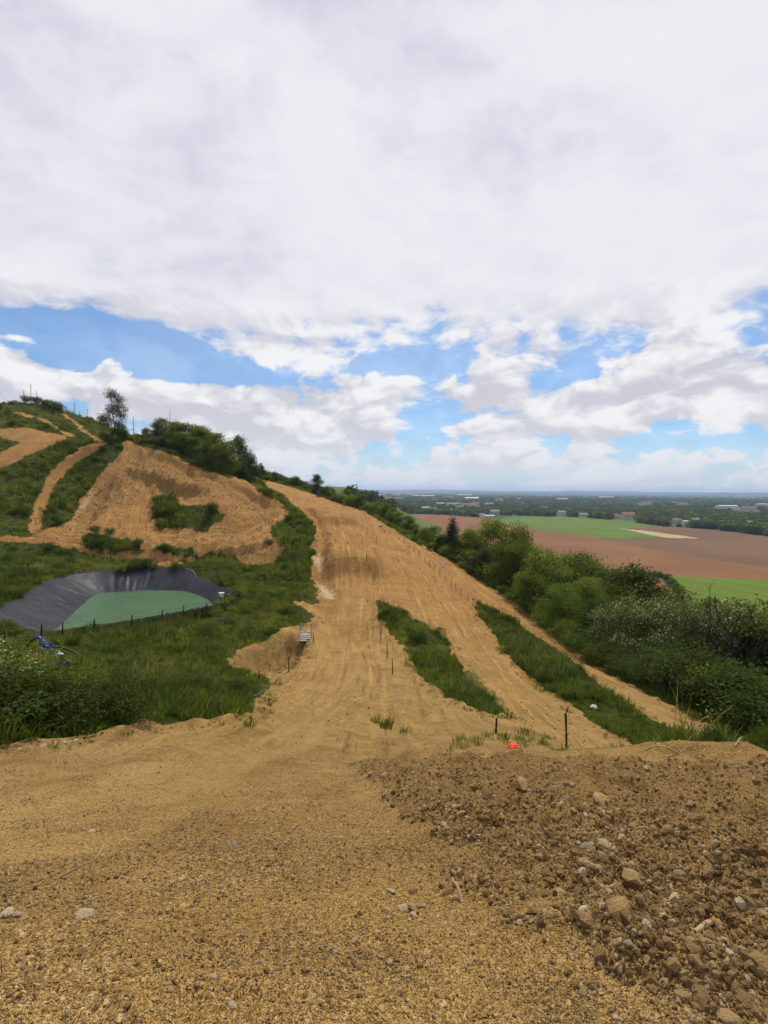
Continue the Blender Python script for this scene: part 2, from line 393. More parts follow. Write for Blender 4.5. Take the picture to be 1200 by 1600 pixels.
# jumps on the steep track
track1 = [g[:2] for g in (tuple(at(u, v, d)) for u, v, d in ((545, 1000, 44), (550, 950, 52), (552, 910, 62), (548, 875, 71), (542, 840, 82), (522, 805, 98), (482, 786, 112), (430, 760, 132), (396, 744, 150)))]
lat1, lon1 = line_coords(track1, X, Y)
side = sstep(4.6, 3.0, np.abs(lat1))
for s0, up, flat, dn, h_ in ((20.5, 2.6, 6, 6, 1.5), (47, 2.6, 6, 6, 1.2), (72, 3, 6, 7, .8)):
    prof = sstep(s0, s0 + up, lon1) * sstep(s0 + up + flat + dn, s0 + up + flat, lon1)
    Z = Z + h_ * prof * side
# drainage trench in the grass strip
tr = [tuple(at(u, v, d))[:2] for u, v, d in ((459, 806, 93), (459, 840, 80), (460, 870, 71), (462, 892, 65))]
tl, tn = line_coords(tr, X, Y); Z = Z - .55 * sstep(.55, .15, np.abs(tl)) * (GR < 110)

# scarps and benches of the cutting, the dug-out hollow, bank of the steep track
def scarp(px, drop, wd, reach=60):
    global Z
    L_ = [tuple(at(*q_))[:2] for q_ in px]; la, lo = line_coords(L_, X, Y); tot = sum(math.dist(a, b) for a, b in zip(L_[:-1], L_[1:]))
    fade = sstep(0, 4, lo) * sstep(tot, tot - 4, lo) * sstep(9, 2, np.abs(la))
    la2 = la + .8 * fbm(X / 2.5, Y / 2.5, 3, 33)
    Z = Z + fade * drop * (sstep(-wd, wd, la2) - .5)
scarp(((190, 735, 103), (230, 746, 102), (285, 764, 99), (335, 772, 98)), 1.5, .5)
scarp(((222, 706, 110), (270, 728, 107), (330, 752, 104), (380, 775, 101), (440, 800, 96)), 1.3, .6)
scarp(((110, 845, 79), (200, 868, 78), (300, 862, 80), (380, 866, 79), (440, 858, 80)), 1.3, .7)
scarp(((135, 830, 84), (165, 780, 94), (185, 735, 103)), -1.2, .8)
hollow = [tuple(at(*q_))[:2] for q_ in ((362, 1050, 30), (360, 1026, 34), (398, 1010, 37), (432, 996, 40), (464, 982, 42), (485, 985, 41), (480, 1010, 38), (455, 1040, 33), (420, 1060, 30))]
Z = Z - 1.5 * sstep(-.2, 1.3, poly_sd(hollow, X, Y) + .35 * fbm(X, Y, 3, 34))
bank_l = [tuple(at(*q_))[:2] for q_ in ((478, 800, 100), (490, 818, 93), (494, 835, 84), (490, 868, 72), (489, 900, 64), (500, 940, 54), (540, 940, 54), (524, 905, 63), (518, 868, 73), (514, 840, 82), (500, 812, 94))]
sd_bank = poly_sd(bank_l, X, Y)
Z = Z - .7 * sstep(-.2, 1.2, sd_bank)
# plan outlines of soil and grass, taken from the lines of sight
dirt_main = outline([(-40, 1180), (0, 1172), (60, 1166), (110, 1156), (160, 1146), (200, 1137), (250, 1131), (300, 1129), (350, 1125), (386, 1116), (396, 1098), (405, 1084), (424, 1075),
    (418, 1066), (390, 1060), (365, 1054), (355, 1028), (372, 1018), (395, 1008), (430, 994), (462, 978), (486, 975), (489, 966), (480, 953), (462, 947), (455, 938), (480, 944), (500, 946), (497, 925),
    (486, 900), (487, 880), (490, 868), (487, 850), (494, 830), (488, 815), (474, 800), (455, 786), (420, 763), (398, 748)]) \
  + outline([(408, 748), (440, 757), (500, 776), (550, 793), (600, 818), (640, 843), (690, 866), (720, 884), (760, 914), (810, 945), (850, 974), (900, 1014), (950, 1046), (1000, 1078), (1060, 1110), (1100, 1132), (1150, 1155)]) \
  + outline([(1148, 1162), (1190, 1178), (1240, 1186)]) + [(14, 3), (30, -10), (30, -60), (-40, -60), (-16, 2)]
grass_a = outline([(590, 938), (606, 946), (628, 958), (655, 972), (684, 988), (702, 1012), (720, 1042), (740, 1072), (770, 1098), (796, 1122), (760, 1116), (720, 1100), (682, 1078), (660, 1062), (645, 1040), (634, 1015), (612, 992), (598, 970)])
grass_b = outline([(744, 940), (770, 952), (800, 970), (850, 1002), (900, 1043), (930, 1066), (970, 1094), (1030, 1133), (1090, 1152), (1140, 1160), (1190, 1172), (1130, 1176), (1050, 1172), (985, 1163), (940, 1142), (915, 1125), (890, 1098), (860, 1078), (830, 1058), (800, 1030), (775, 1000), (752, 970)])
cutting = outline([(188, 688), (225, 697), (260, 708), (300, 724), (340, 741), (362, 750), (385, 748), (400, 764), (425, 778), (446, 793), (454, 806), (425, 822), (422, 832), (442, 848), (446, 862), (428, 884), (395, 885), (360, 876), (330, 869), (305, 866),
    (290, 885), (275, 888), (240, 886), (200, 880), (160, 872), (120, 862), (70, 850), (0, 845), (0, 839), (50, 838), (75, 826), (110, 815), (122, 798), (128, 780), (150, 752), (168, 728), (192, 705)])
cut_grass = [outline(p) for p in ([(243, 776), (258, 771), (272, 772), (282, 788), (310, 790), (330, 795), (350, 806), (346, 815), (325, 824), (322, 832), (290, 826), (244, 826), (240, 800)],
    [(130, 842), (146, 834), (175, 840), (215, 847), (225, 866), (180, 866), (140, 858)], [(244, 858), (262, 854), (300, 860), (304, 870), (270, 870)])]
farm_path = outline([(172, 690), (150, 692), (120, 702), (95, 720), (72, 745), (58, 775), (48, 805), (44, 830), (62, 838), (68, 815), (74, 785), (88, 758), (108, 735), (135, 714), (160, 702)])
path_mid = outline([(163, 696), (118, 715), (92, 738), (74, 768), (60, 800), (56, 825)])
upper_road = outline([(-40, 668), (0, 669), (40, 668), (85, 677), (108, 684), (100, 692), (75, 698), (45, 712), (0, 731), (-40, 742), (-40, 720), (0, 708), (28, 692), (0, 682), (-40, 680)])
upper_path = outline([(20, 644), (45, 646), (75, 657), (100, 672), (122, 682), (112, 684), (90, 672), (60, 658), (35, 650)])
upper_ramp = outline([(93, 644), (104, 647), (125, 662), (152, 682), (165, 690), (148, 690), (138, 681), (115, 664)])
rubble = outline([(548, 1196), (560, 1225), (600, 1262), (640, 1300), (690, 1350), (720, 1392), (745, 1405), (790, 1440), (830, 1478), (870, 1515), (920, 1560), (980, 1590), (1060, 1640), (1180, 1700), (1320, 1700), (1400, 1400), (1320, 1230), (1200, 1200), (1000, 1185), (850, 1182), (700, 1178), (620, 1182)])
n_edge = fbm(X * 1.1, Y * 1.1, 4, 21) * np.clip(GR / 60, .15, .7) * .6 + fbm(X * 3, Y * 3, 2, 23) * .16 + fbm(X / 3.3, Y / 3.3, 2, 22) * np.clip(GR / 150, .1, .5)
sd_main = np.minimum(poly_sd(dirt_main, X, Y), -np.maximum(poly_sd(grass_a, X, Y), poly_sd(grass_b, X, Y)))
sd_cut = poly_sd(cutting, X, Y)
for p in cut_grass: sd_cut = np.minimum(sd_cut, -poly_sd(p, X, Y))
sd_path = poly_sd(farm_path, X, Y); sd_up = np.maximum(poly_sd(upper_road, X, Y), np.maximum(poly_sd(upper_path, X, Y), poly_sd(upper_ramp, X, Y)))
sd_rub = poly_sd(rubble, X, Y, 3.0)
sd_all = np.maximum(np.maximum(sd_main, sd_cut), np.maximum(sd_path, sd_up))
soil = sd_all + n_edge
lp, _ = line_coords(path_mid, X, Y)
grass_w = sstep(.22, -.22, soil)
grass_w = np.maximum(grass_w, .55 * sstep(.75, .2, np.abs(lp)) * (sd_path > 0) * sstep(-.2, .3, fbm(X / 1.5, Y / 1.5, 3, 31)))
clay_w = sstep(-1.5, 1.5, sd_cut + 2 * n_edge) * .8
near = sstep(60, 20, GR)
clay_w = np.maximum(clay_w, .85 * (1 - near) * sstep(20, 70, GR))
rough = outline([(504, 818), (516, 828), (520, 850), (519, 885), (512, 905), (502, 890), (506, 860), (502, 836)])
rough2 = outline([(425, 1050), (430, 1020), (450, 1000), (470, 990), (492, 998), (488, 1020), (472, 1036), (452, 1054)]); rough6 = outline([(200, 712), (260, 732), (330, 756), (400, 782), (444, 800), (425, 822), (390, 812), (350, 786), (280, 772), (190, 750)]); rough7 = outline([(372, 1024), (400, 1010), (440, 994), (452, 1000), (420, 1016), (385, 1034)])
rough3 = outline([(375, 852), (445, 850), (446, 864), (428, 884), (385, 884)]); rough4 = outline([(128, 788), (160, 760), (190, 740), (205, 742), (190, 775), (170, 800), (140, 820), (120, 815)])
rough5 = outline([(190, 735), (250, 745), (330, 765), (330, 776), (250, 765), (190, 748)])
pale1 = outline([(487, 858), (497, 856), (506, 880), (508, 898), (498, 894), (488, 880)]); pale2 = outline([(497, 908), (508, 914), (520, 925), (526, 936), (506, 938), (500, 925)]); pale3 = outline([(525, 940), (590, 942), (592, 962), (560, 972), (520, 962)]); pale4 = outline([(122, 790), (135, 768), (146, 770), (136, 790), (126, 800)])
nz2 = .7 * fbm(X / 1.2, Y / 1.2, 3, 35)
rough_w = np.zeros(X.shape)
for p_, a_ in ((rough, 1), (rough2, 1), (rough3, 1), (rough4, 1), (rough5, 1), (rough6, .6), (rough7, .7)): rough_w = np.maximum(rough_w, a_ * sstep(-.4, .6, poly_sd(p_, X, Y) + nz2))
pale_w = np.zeros(X.shape)
for p_, a_ in ((pale1, 1), (pale2, 1), (pale3, .10), (pale4, .7)): pale_w = np.maximum(pale_w, a_ * sstep(-.3, .6, poly_sd(p_, X, Y) + nz2))
tyre_w = np.zeros(X.shape)
for arc in (((430, 1092), (470, 1083), (512, 1086), (540, 1100), (546, 1112), (522, 1123)), ((440, 1081), (500, 1076), (545, 1088), (556, 1108), (540, 1122)), ((410, 1088), (450, 1092), (490, 1100), (512, 1112), (500, 1122)), ((300, 1180), (400, 1150), (470, 1120), (520, 1080), (530, 1020)), ((340, 1190), (440, 1155), (500, 1120), (545, 1080), (555, 1020))):
    la, lo = line_coords(outline(arc), X, Y); tyre_w = np.maximum(tyre_w, sstep(.22, .08, np.abs(la)) * sstep(-.5, .2, vnoise(lo * 3.2, la * 0, 36)))
# ruts along the tracks
track2 = [tuple(at(u, v, d))[:2] for u, v, d in ((450, 757, 150), (520, 784, 130), (580, 812, 108), (630, 850, 88), (665, 900, 67), (690, 960, 54), (735, 1040, 39), (800, 1105, 28.5), (860, 1150, 20))]
track3 = [tuple(at(u, v, d))[:2] for u, v, d in ((560, 797, 120), (640, 846, 95), (720, 896, 81), (800, 952, 62), (900, 1040, 42), (1000, 1088, 35), (1080, 1125, 30.5), (1150, 1156, 27))]
road = [(-9, -20), (-4.5, -1), (-2.4, 3.0)] + [tuple(at(u, v, d))[:2] for u, v, d in ((330, 1262, 6.5), (420, 1195, 10.8), (490, 1125, 19.5), (535, 1060, 31), (540, 1000, 44), (545, 950, 52))]
berm = [tuple(at(u, v, d))[:2] for u, v, d in ((40, 842, 78), (130, 850, 80), (230, 850, 82), (300, 842, 85), (370, 838, 86), (420, 815, 90), (440, 790, 98))]
face = [tuple(at(u, v, d))[:2] for u, v, d in ((205, 842, 82), (210, 790, 93), (225, 745, 101), (235, 700, 111))]
best = np.full(X.shape, 1e9); LAT = np.zeros(X.shape); LON = np.zeros(X.shape); off = 0
for ln, wd in ((road, 5), (track1, 4), (track2, 3.2), (track3, 3.0), (berm, 3.0), (face, 5)):
    la, lo = line_coords(ln, X, Y); s = np.abs(la) / wd; k = s < best
    best = np.where(k, s, best); LAT = np.where(k, la + off, LAT); LON = np.where(k, lo, LON); off += 57.0
on_track = sstep(1.5, .7, best)
dirt = 1 - grass_w
rut = vnoise(LAT * 1.6, LON * .06, 41) * .6 + vnoise(LAT * 3.7, LON * .1, 42) * .4
packed = sstep(-.05, .35, vnoise(LAT * .75 + .25 * fbm(X / 2, Y / 2, 2, 43), LON * .05, 44) + .25 * fbm(X * .8, Y * .8, 3, 45)) * on_track * sstep(45, 18, GR)
# small relief
rub_w = sstep(-.05, .45, sd_rub + .35 * fbm(X * 2.2, Y * 2.2, 3, 51) * sstep(1, 3, GR))
relief = dirt * (fbm(X * .55, Y * .55, 3, 61) * .09 + rut * on_track * np.clip(GR / 130, .012, .16) + fbm(X * 2.4, Y * 2.4, 3, 62) * .035)
relief = relief + dirt * sstep(12, 6, GR) * (fbm(X * 9, Y * 9, 3, 63) * .013 + fbm(X * 27, Y * 27, 2, 66) * .007)
relief = relief + rub_w * (0.10 + .17 * fbm(X * 1.3, Y * 1.3, 3, 64) + .10 * fbm(X * 4.5, Y * 4.5, 3, 65) + sstep(12, 5, GR) * .05 * np.abs(fbm(X * 13, Y * 13, 3, 67)))
relief = relief + sstep(-.5, 1.5, sd_cut) * (fbm(X / 6, Y / 6, 4, 71) * .9 + np.abs(fbm(X / 1.6, Y / 1.6, 3, 72)) * .95 * sstep(.2, -.4, fbm(X / 9, Y / 9, 2, 73)))
relief = relief + (1 - near) * dirt * fbm(X / 2.2, Y / 2.2, 4, 74) * .16
relief = relief + grass_w * (fbm(X / 2.5, Y / 2.5, 3, 81) * .16 + fbm(X * 1.4, Y * 1.4, 2, 82) * .05)
gl, gn = line_coords(face, X, Y)
gully = 1 - np.abs(vnoise(gl * .55 + .6 * fbm(X / 3, Y / 3, 2, 87), gn * .07, 88)) * 2
relief = relief + sstep(-.5, 2, sd_cut) * sstep(0, 8, gn) * (.16 * gully + .20 * vnoise(gl * 1.3, gn * .25, 89) * sstep(-.1, .4, fbm(X / 7, Y / 7, 2, 90)))
relief = relief + rough_w * (np.abs(fbm(X / 1.1, Y / 1.1, 3, 84)) * .7 - .15) - tyre_w * .05 + pale_w * .15 * fbm(X / 1.5, Y / 1.5, 2, 85)
# raised shoulder where soil meets grass
relief = relief + np.exp(-((soil - .25) / .35) ** 2) * (.10 + .12 * vnoise(X * 2.1, Y * 2.1, 83)) * (GR < 120) * sstep(6, 9, GR)
hold = sstep(-4.6, -5.6, sdp)
Z = Z + relief * hold * sstep(330, 200, GR)

# ------------------------------------------------------------------ fields of the plain
def plain_outline(pts): return [tuple(at(u, v, 1) * (PLAIN / at(u, v, 1).z))[:2] for u, v in pts]
F_green = plain_outline([(766, 811), (800, 807.5), (830, 806.5), (900, 808.5), (960, 812.5), (1027, 822), (975, 826), (1000, 833), (1042, 840), (960, 841), (935, 840), (900, 836), (850, 829.5), (805, 822.5), (775, 816)])
F_dark = plain_outline([(765, 806), (800, 805.5), (826, 806.5), (800, 808), (766, 811)])
F_tan = plain_outline([(968, 826), (1000, 829), (1060, 836.5), (1094, 841.5), (1044, 841), (1005, 834)])
F_low = plain_outline([(1018, 899), (1100, 902), (1200, 905), (1420, 912), (1420, 980), (1100, 980), (1075, 945), (1062, 925), (1048, 910)])
F_up = plain_outline([(940, 842), (1042, 841.5), (1094, 842), (1066, 836.5), (1000, 828), (985, 825), (1030, 823), (1100, 827), (1200, 839), (1420, 858), (1420, 915), (1200, 886), (1050, 864), (980, 850)])
F_brown = plain_outline([(628, 803), (700, 805), (766, 810), (775, 816), (805, 823), (850, 830), (900, 836.5), (935, 841), (980, 850.5), (1050, 864.5), (1200, 886.5), (1420, 916), (1420, 911), (1200, 904.5), (1100, 901.5), (1010, 898), (1000, 903), (1040, 908), (1050, 922), (1000, 930), (850, 930), (700, 840), (625, 825)])
klass = np.zeros(X.shape, np.int8)                       # 0 grass hillside
klass[soil > 0] = 1
klass[(sd_cut > 0) & (soil > 0) & (sd_cut >= sd_main)] = 2
klass[(np.maximum(sd_path, sd_up) > np.maximum(sd_main, sd_cut)) & (soil > 0)] = 3
wv = sstep(250, 300, GR) * (GA > -.25) > .5
klass[wv | (GR > 420)] = 4
for k, p in ((5, F_brown), (6, F_up), (7, F_green), (8, F_tan), (9, F_low), (10, F_dark)):
    s = poly_sd(p, X, Y, 4.0); klass[(s > {5: -3.5, 6: -2.0}.get(k, 0)) & (Z < PLAIN + 3.5)] = k
vine = (spur > 3.0) & (GR > 330) & (X > -120) & (Y > 360)
klass[vine] = 11

# ------------------------------------------------------------------ ground materials
def new_mat(name):
    m_ = bpy.data.materials.new(name); m_.use_nodes = True; g = NT(m_.node_tree)
    out = g.n('ShaderNodeOutputMaterial'); return m_, g, out
def principled(g, out, color, rough=.9, spec=.2, normal=None, **kw):
    b = g.n('ShaderNodeBsdfPrincipled'); g.put(b.inputs['Base Color'], color if not isinstance(color, tuple) else (*color, 1)[:4])
    g.put(b.inputs['Roughness'], rough); b.inputs['Specular IOR Level'].default_value = spec
    if normal is not None: g.put(b.inputs['Normal'], normal)
    for k, v in kw.items(): g.put(b.inputs[k.replace('_', ' ')], v)
    g.t.links.new(b.outputs[0], out.inputs[0]); return b
def make_ground():
    m_, g, out = new_mat('hillside_soil_and_turf')
    pos = g.n('ShaderNodeNewGeometry').outputs['Position']
    gr, cl, rb = g.attr('grass').outputs['Fac'], g.attr('clay').outputs['Fac'], g.attr('rubble').outputs['Fac']
    tx, ty, tz = g.sep(g.attr('track').outputs['Vector'])
    big, mid, fine = g.noise(pos, .35, 5), g.noise(pos, 2.2, 5, .6), g.noise(pos, 22, 4, .65)
    streak = g.noise(g.comb(g.m('MULTIPLY', tx, 2.4), g.m('MULTIPLY', ty, .16), 0), 1.0, 5, .6)
    ochre = g.mix(g.ss(big, .35, .65), (.290, .172, .050), (.375, .237, .080))
    ochre = g.mix(g.m('MULTIPLY', g.ss(mid, .45, .70), .65), ochre, (.195, .110, .030))
    ochre = g.mix(g.m('MULTIPLY', g.ss(g.noise(pos, .75, 3, .55, .6), .46, .64), .5), ochre, (.185, .102, .026))
    clay = g.mix(g.ss(big, .35, .65), (.268, .112, .024), (.345, .163, .039))
    clay = g.mix(g.m('MULTIPLY', g.ss(mid, .46, .66), .75), clay, (.132, .052, .015))
    clay = g.mix(g.m('MULTIPLY', g.ss(g.noise(pos, .13, 5, .65), .50, .66), .6), clay, (.155, .070, .021))
    soil_c = g.mix(cl, ochre, clay)
    sw = g.m('MULTIPLY', tz, .95)
    soil_c = g.mix(g.m('MULTIPLY', sw, g.ss(streak, .52, .68)), soil_c, (.430, .262, .075))
    soil_c = g.mix(g.m('MULTIPLY', sw, g.ss(streak, .46, .32)), soil_c, (.140, .068, .017))
    pk = g.attr('packed').outputs['Fac']
    soil_c = g.mix(g.m('MULTIPLY', pk, .55), soil_c, g.mix(mid, (.375, .235, .080), (.455, .300, .115)))
    # stony crumbs
    wob = g.vm('ADD', pos, g.vm('SCALE', g.noise(pos, 30, 2, color=True), scale=.03))
    v1 = g.vor(wob, 60); v2 = g.vor(wob, 150); v3 = g.vor(pos, 7)
    crumb, crumb2, crumb3 = (g.sep(q_.outputs['Color'])[0] for q_ in (v1, v2, v3))
    patchy = g.m('MULTIPLY', g.ss(g.noise(pos, 1.1, 4, .6), .36, .60), g.m('SUBTRACT', 1.0, g.m('MULTIPLY', pk, .7)))
    soil_c = g.mix(g.m('MULTIPLY', g.m('MULTIPLY', g.ss(crumb, .70, .95), patchy), .7), soil_c, (.50, .37, .185))
    soil_c = g.mix(g.m('MULTIPLY', g.ss(crumb, .30, .05), .5), soil_c, (.125, .066, .020))
    soil_c = g.mix(g.m('MULTIPLY', g.ss(crumb2, .72, .96), .45), soil_c, (.50, .37, .18))
    soil_c = g.mix(g.m('MULTIPLY', g.ss(crumb2, .26, .04), .45), soil_c, (.125, .068, .022))
    soil_c = g.mix(g.m('MULTIPLY', g.m('MULTIPLY', g.ss(crumb3, .80, .97), cl), .5), soil_c, (.40, .255, .11))
    soil_c = g.mix(g.m('MULTIPLY', rb, .60), soil_c, g.mix(fine, (.125, .072, .026), (.300, .190, .075)))  # dark brown of rough earth and tyre marks; on rubble, painted shade between clods
    soil_c = g.mix(g.attr('pale').outputs['Fac'], soil_c, g.mix(mid, (.34, .25, .12), (.50, .41, .25)))
    turf = g.mix(g.ss(g.noise(pos, .9, 5, .6), .35, .68), (.026, .042, .009), (.058, .074, .016))
    turf = g.mix(g.m('MULTIPLY', g.ss(g.noise(pos, .16, 3), .48, .72), .55), turf, (.085, .068, .028))
    edge = g.ss(g.m('ADD', gr, g.m('MULTIPLY', g.m('SUBTRACT', mid, .5), .7)), .35, .62)
    c = g.mix(edge, soil_c, turf)
    hgt = g.m('ADD', g.m('MULTIPLY', fine, .5), g.m('ADD', g.m('MULTIPLY', mid, 1.1), g.m('MULTIPLY', g.ss(v1.outputs['Distance'], .0, .5), -.35)))
    hgt = g.m('ADD', hgt, g.m('MULTIPLY', g.m('MULTIPLY', streak, tz), 1.6))
    coarse = g.bump(g.m('ADD', g.noise(pos, .9, 5, .68), g.m('MULTIPLY', mid, .5)), .9, 0.29)
    hgt = g.m('ADD', hgt, g.m('MULTIPLY', g.ss(v2.outputs['Distance'], 0, .6), -.25))
    principled(g, out, c, .95, .06, g.bump(hgt, .9, .045, coarse)); return m_
def make_field(name, a, b, c_line, rows, ang, s=.02):
    m_, g, out = new_mat(name); pos = g.n('ShaderNodeNewGeometry').outputs['Position']
    big = g.noise(pos, s, 5, .6); fine = g.noise(pos, s * 14, 4)
    x, y, z = g.sep(pos); along = g.m('ADD', g.m('MULTIPLY', x, math.cos(ang)), g.m('MULTIPLY', y, math.sin(ang)))
    rw = g.m('SINE', g.m('MULTIPLY', along, 2 * math.pi / rows))
    c = g.mix(g.ss(big, .35, .65), a, b)
    c = g.mix(g.m('MULTIPLY', g.ss(rw, .2, 1.0), .45), c, c_line)
    c = g.mix(g.m('MULTIPLY', g.ss(fine, .5, .8), .3), c, c_line)
    principled(g, out, c, .95, .1); return m_
M_ground = make_ground()
M_brown = make_field('ploughed_earth_reddish', (.150, .070, .028), (.185, .090, .038), (.122, .056, .023), 9.0, 1.1)
M_brown2 = make_field('ploughed_earth_dull', (.108, .062, .034), (.142, .082, .045), (.090, .051, .028), 11.0, .35, .012)
M_green = make_field('young_cereal', (.070, .118, .014), (.098, .146, .020), (.054, .094, .012), 12.0, .2)
M_tan = make_field('dry_stubble', (.34, .24, .13), (.40, .29, .16), (.27, .19, .10), 7.0, .2)
M_low = make_field('bright_meadow', (.075, .118, .008), (.095, .142, .012), (.062, .100, .008), 15.0, .3)
M_dk = make_field('dark_crop', (.04, .07, .025), (.055, .09, .03), (.035, .06, .02), 12.0, .2)
M_vine = make_field('vineyard_slope', (.066, .100, .028), (.092, .128, .040), (.050, .078, .024), 7.0, .45)
M_plain = make_field('valley_floor', (.035, .055, .022), (.065, .085, .034), (.095, .085, .045), 400.0, .6, .004)

# ------------------------------------------------------------------ ground meshes, one object for each piece of the setting
V = np.stack([X, Y, Z], -1).reshape(-1, 3)
dZr = np.gradient(Z, axis=0); Tr = np.stack([np.gradient(X, axis=0), np.gradient(Y, axis=0), dZr], -1)
Ta = np.stack([np.gradient(X, axis=1), np.gradient(Y, axis=1), np.gradient(Z, axis=1)], -1)
NRM = np.cross(Ta, Tr).reshape(-1, 3); NRM /= np.linalg.norm(NRM, axis=1, keepdims=True) + 1e-12; NRM *= np.sign(NRM[:, 2:3] + 1e-12)
idx = np.arange(NR * NA).reshape(NR, NA)
Q = np.stack([idx[:-1, :-1], idx[:-1, 1:], idx[1:, 1:], idx[1:, :-1]], -1).reshape(-1, 4)
fk = klass[:-1, :-1].reshape(-1)
ATT = {'grass': grass_w.ravel(), 'clay': clay_w.ravel(), 'rubble': np.maximum(rub_w * sstep(40, 14, GR) * (.75 + .5 * fbm(X * .7, Y * .7, 3, 86)), np.maximum(rough_w * 1.0, tyre_w * .5)).ravel(), 'pale': pale_w.ravel(), 'packed': (packed * (1 - rub_w)).ravel()}
TRK = np.stack([LAT, LON, on_track * dirt * (.25 + .75 * sstep(3, 14, GR)) * (1 - .8 * rub_w)], -1).reshape(-1, 3)
def ground_piece(name, k, mat, fine=True, extra=None):
    f = Q[np.isin(fk, k)]
    if not len(f): print('empty', name); return None
    used, inv = np.unique(f, return_inverse=True); f = inv.reshape(f.shape)
    at_ = {a: ('FLOAT', d[used]) for a, d in ATT.items()} if fine else {}
    if fine: at_['track'] = ('FLOAT_VECTOR', TRK[used])
    vv = V[used]
    if extra is not None:                                # close the small hole under the photographer
        vv = np.vstack([vv, extra])
    me = np_mesh(name, vv, f, mat, True, None)
    for a, (typ, d) in at_.items():
        if extra is not None: d = np.concatenate([d, np.repeat(d[:1], len(vv) - len(d), 0)])
        q_ = me.attributes.new(a, typ, 'POINT'); q_.data.foreach_set('vector' if typ == 'FLOAT_VECTOR' else 'value', np.ascontiguousarray(d, dtype=np.float32).ravel())
    nn = NRM[used] if extra is None else np.vstack([NRM[used], np.tile([[0, 0, 1.0]], (len(vv) - len(used), 1))])
    me.normals_split_custom_set_from_vertices(nn.astype(np.float32).tolist())
    o = link_mesh(name, me); return tag(o, kind='structure')
ground_piece('grassy_hillside', [0], M_ground); ground_piece('dirt_track', [1], M_ground)
ground_piece('excavated_slope', [2], M_ground); ground_piece('farm_path', [3], M_ground)
for nm, k, mt in (('valley_plain', 4, M_plain), ('ploughed_field', 5, M_brown), ('ploughed_field', 6, M_brown2), ('crop_field', 7, M_green), ('stubble_strip', 8, M_tan),
                  ('meadow', 9, M_low), ('crop_field', 10, M_dk), ('vineyard_hill', 11, M_vine)):
    ground_piece(nm, [k], mt, False)
mb = MB(); ring = [(RR[1] * math.sin(a), RR[1] * math.cos(a), -EYE_H - .05) for a in np.linspace(0, 2 * math.pi, 25)[:-1]]
mb.add(ring, [tuple(range(24))[::-1]]); tag(mb.build('dirt_track', M_ground), kind='structure')

# ------------------------------------------------------------------ plain materials
def simple(name, c, rough=.7, spec=.3, noise_amt=.25, scale=8.0, metal=0.0, c2=None):
    m_, g, out = new_mat(name); pos = g.n('ShaderNodeTexCoord').outputs['Object']
    n_ = g.noise(pos, scale, 5, .6)
    dark = c2 if c2 is not None else tuple(q * (1 - noise_amt * 1.6) for q in c)
    principled(g, out, g.mix(g.ss(n_, .35, .68), dark, c), rough, spec, g.bump(n_, .25, .01), Metallic=metal); return m_
def leaf_mat(name, dark, light, trans=.35, rough=.55):
    m_, g, out = new_mat(name)
    rnd = g.attr('rnd').outputs['Fac']; inf = g.n('ShaderNodeObjectInfo').outputs['Random']
    c = g.mix(rnd, dark, light)
    hs = g.n('ShaderNodeHueSaturation'); g.put(hs.inputs['Color'], c)
    g.put(hs.inputs['Hue'], g.m('ADD', g.m('MULTIPLY', g.m('SUBTRACT', inf, .5), .035), .5)); g.put(hs.inputs['Value'], g.m('ADD', g.m('MULTIPLY', inf, .45), .78))
    b = g.n('ShaderNodeBsdfPrincipled'); g.put(b.inputs['Base Color'], hs.outputs[0]); b.inputs['Roughness'].default_value = rough; b.inputs['Specular IOR Level'].default_value = .06
    t = g.n('ShaderNodeBsdfTranslucent'); g.put(t.inputs[0], g.mix(.35, hs.outputs[0], (.22, .30, .03)))
    mx = g.n('ShaderNodeMixShader'); mx.inputs[0].default_value = trans
    g.t.links.new(b.outputs[0], mx.inputs[1]); g.t.links.new(t.outputs[0], mx.inputs[2]); g.t.links.new(mx.outputs[0], out.inputs[0]); return m_
M_leaf = leaf_mat('leaf_mid_green', (.040, .066, .007), (.140, .185, .022))
M_leaf_light = leaf_mat('leaf_light_green', (.085, .112, .012), (.215, .245, .034))
M_leaf_dark = leaf_mat('leaf_dark_green', (.018, .036, .007), (.062, .092, .014), .30)
M_leaf_conifer = leaf_mat('needle_green', (.010, .026, .010), (.030, .058, .020), .15)
M_leaf_acacia = leaf_mat('leaf_acacia', (.050, .072, .012), (.140, .160, .040))
M_blossom = leaf_mat('cream_blossom', (.36, .34, .19), (.58, .55, .36), .25)
M_yellow = leaf_mat('yellow_blossom', (.38, .29, .03), (.55, .44, .06), .25)
M_grass = [leaf_mat('grass_blade_green', (.042, .062, .005), (.145, .172, .020), .42), leaf_mat('grass_blade_yellowish', (.100, .108, .012), (.250, .245, .050), .45),
           leaf_mat('grass_blade_deep', (.020, .036, .005), (.078, .106, .015), .38), leaf_mat('dry_stalk', (.16, .12, .05), (.30, .24, .11), .3)]
M_bark = simple('bark', (.085, .065, .048), .9, .1, .35, 5); M_deadbark = simple('dead_bark', (.045, .036, .030), .9, .1, .3, 5)
M_wood = simple('weathered_stake_wood', (.105, .074, .050), .9, .1, .35, 9); M_darkwood = simple('dark_post_wood', (.050, .038, .030), .9, .1, .35, 9)
M_wire = simple('dull_wire', (.13, .12, .11), .6, .4, .1)

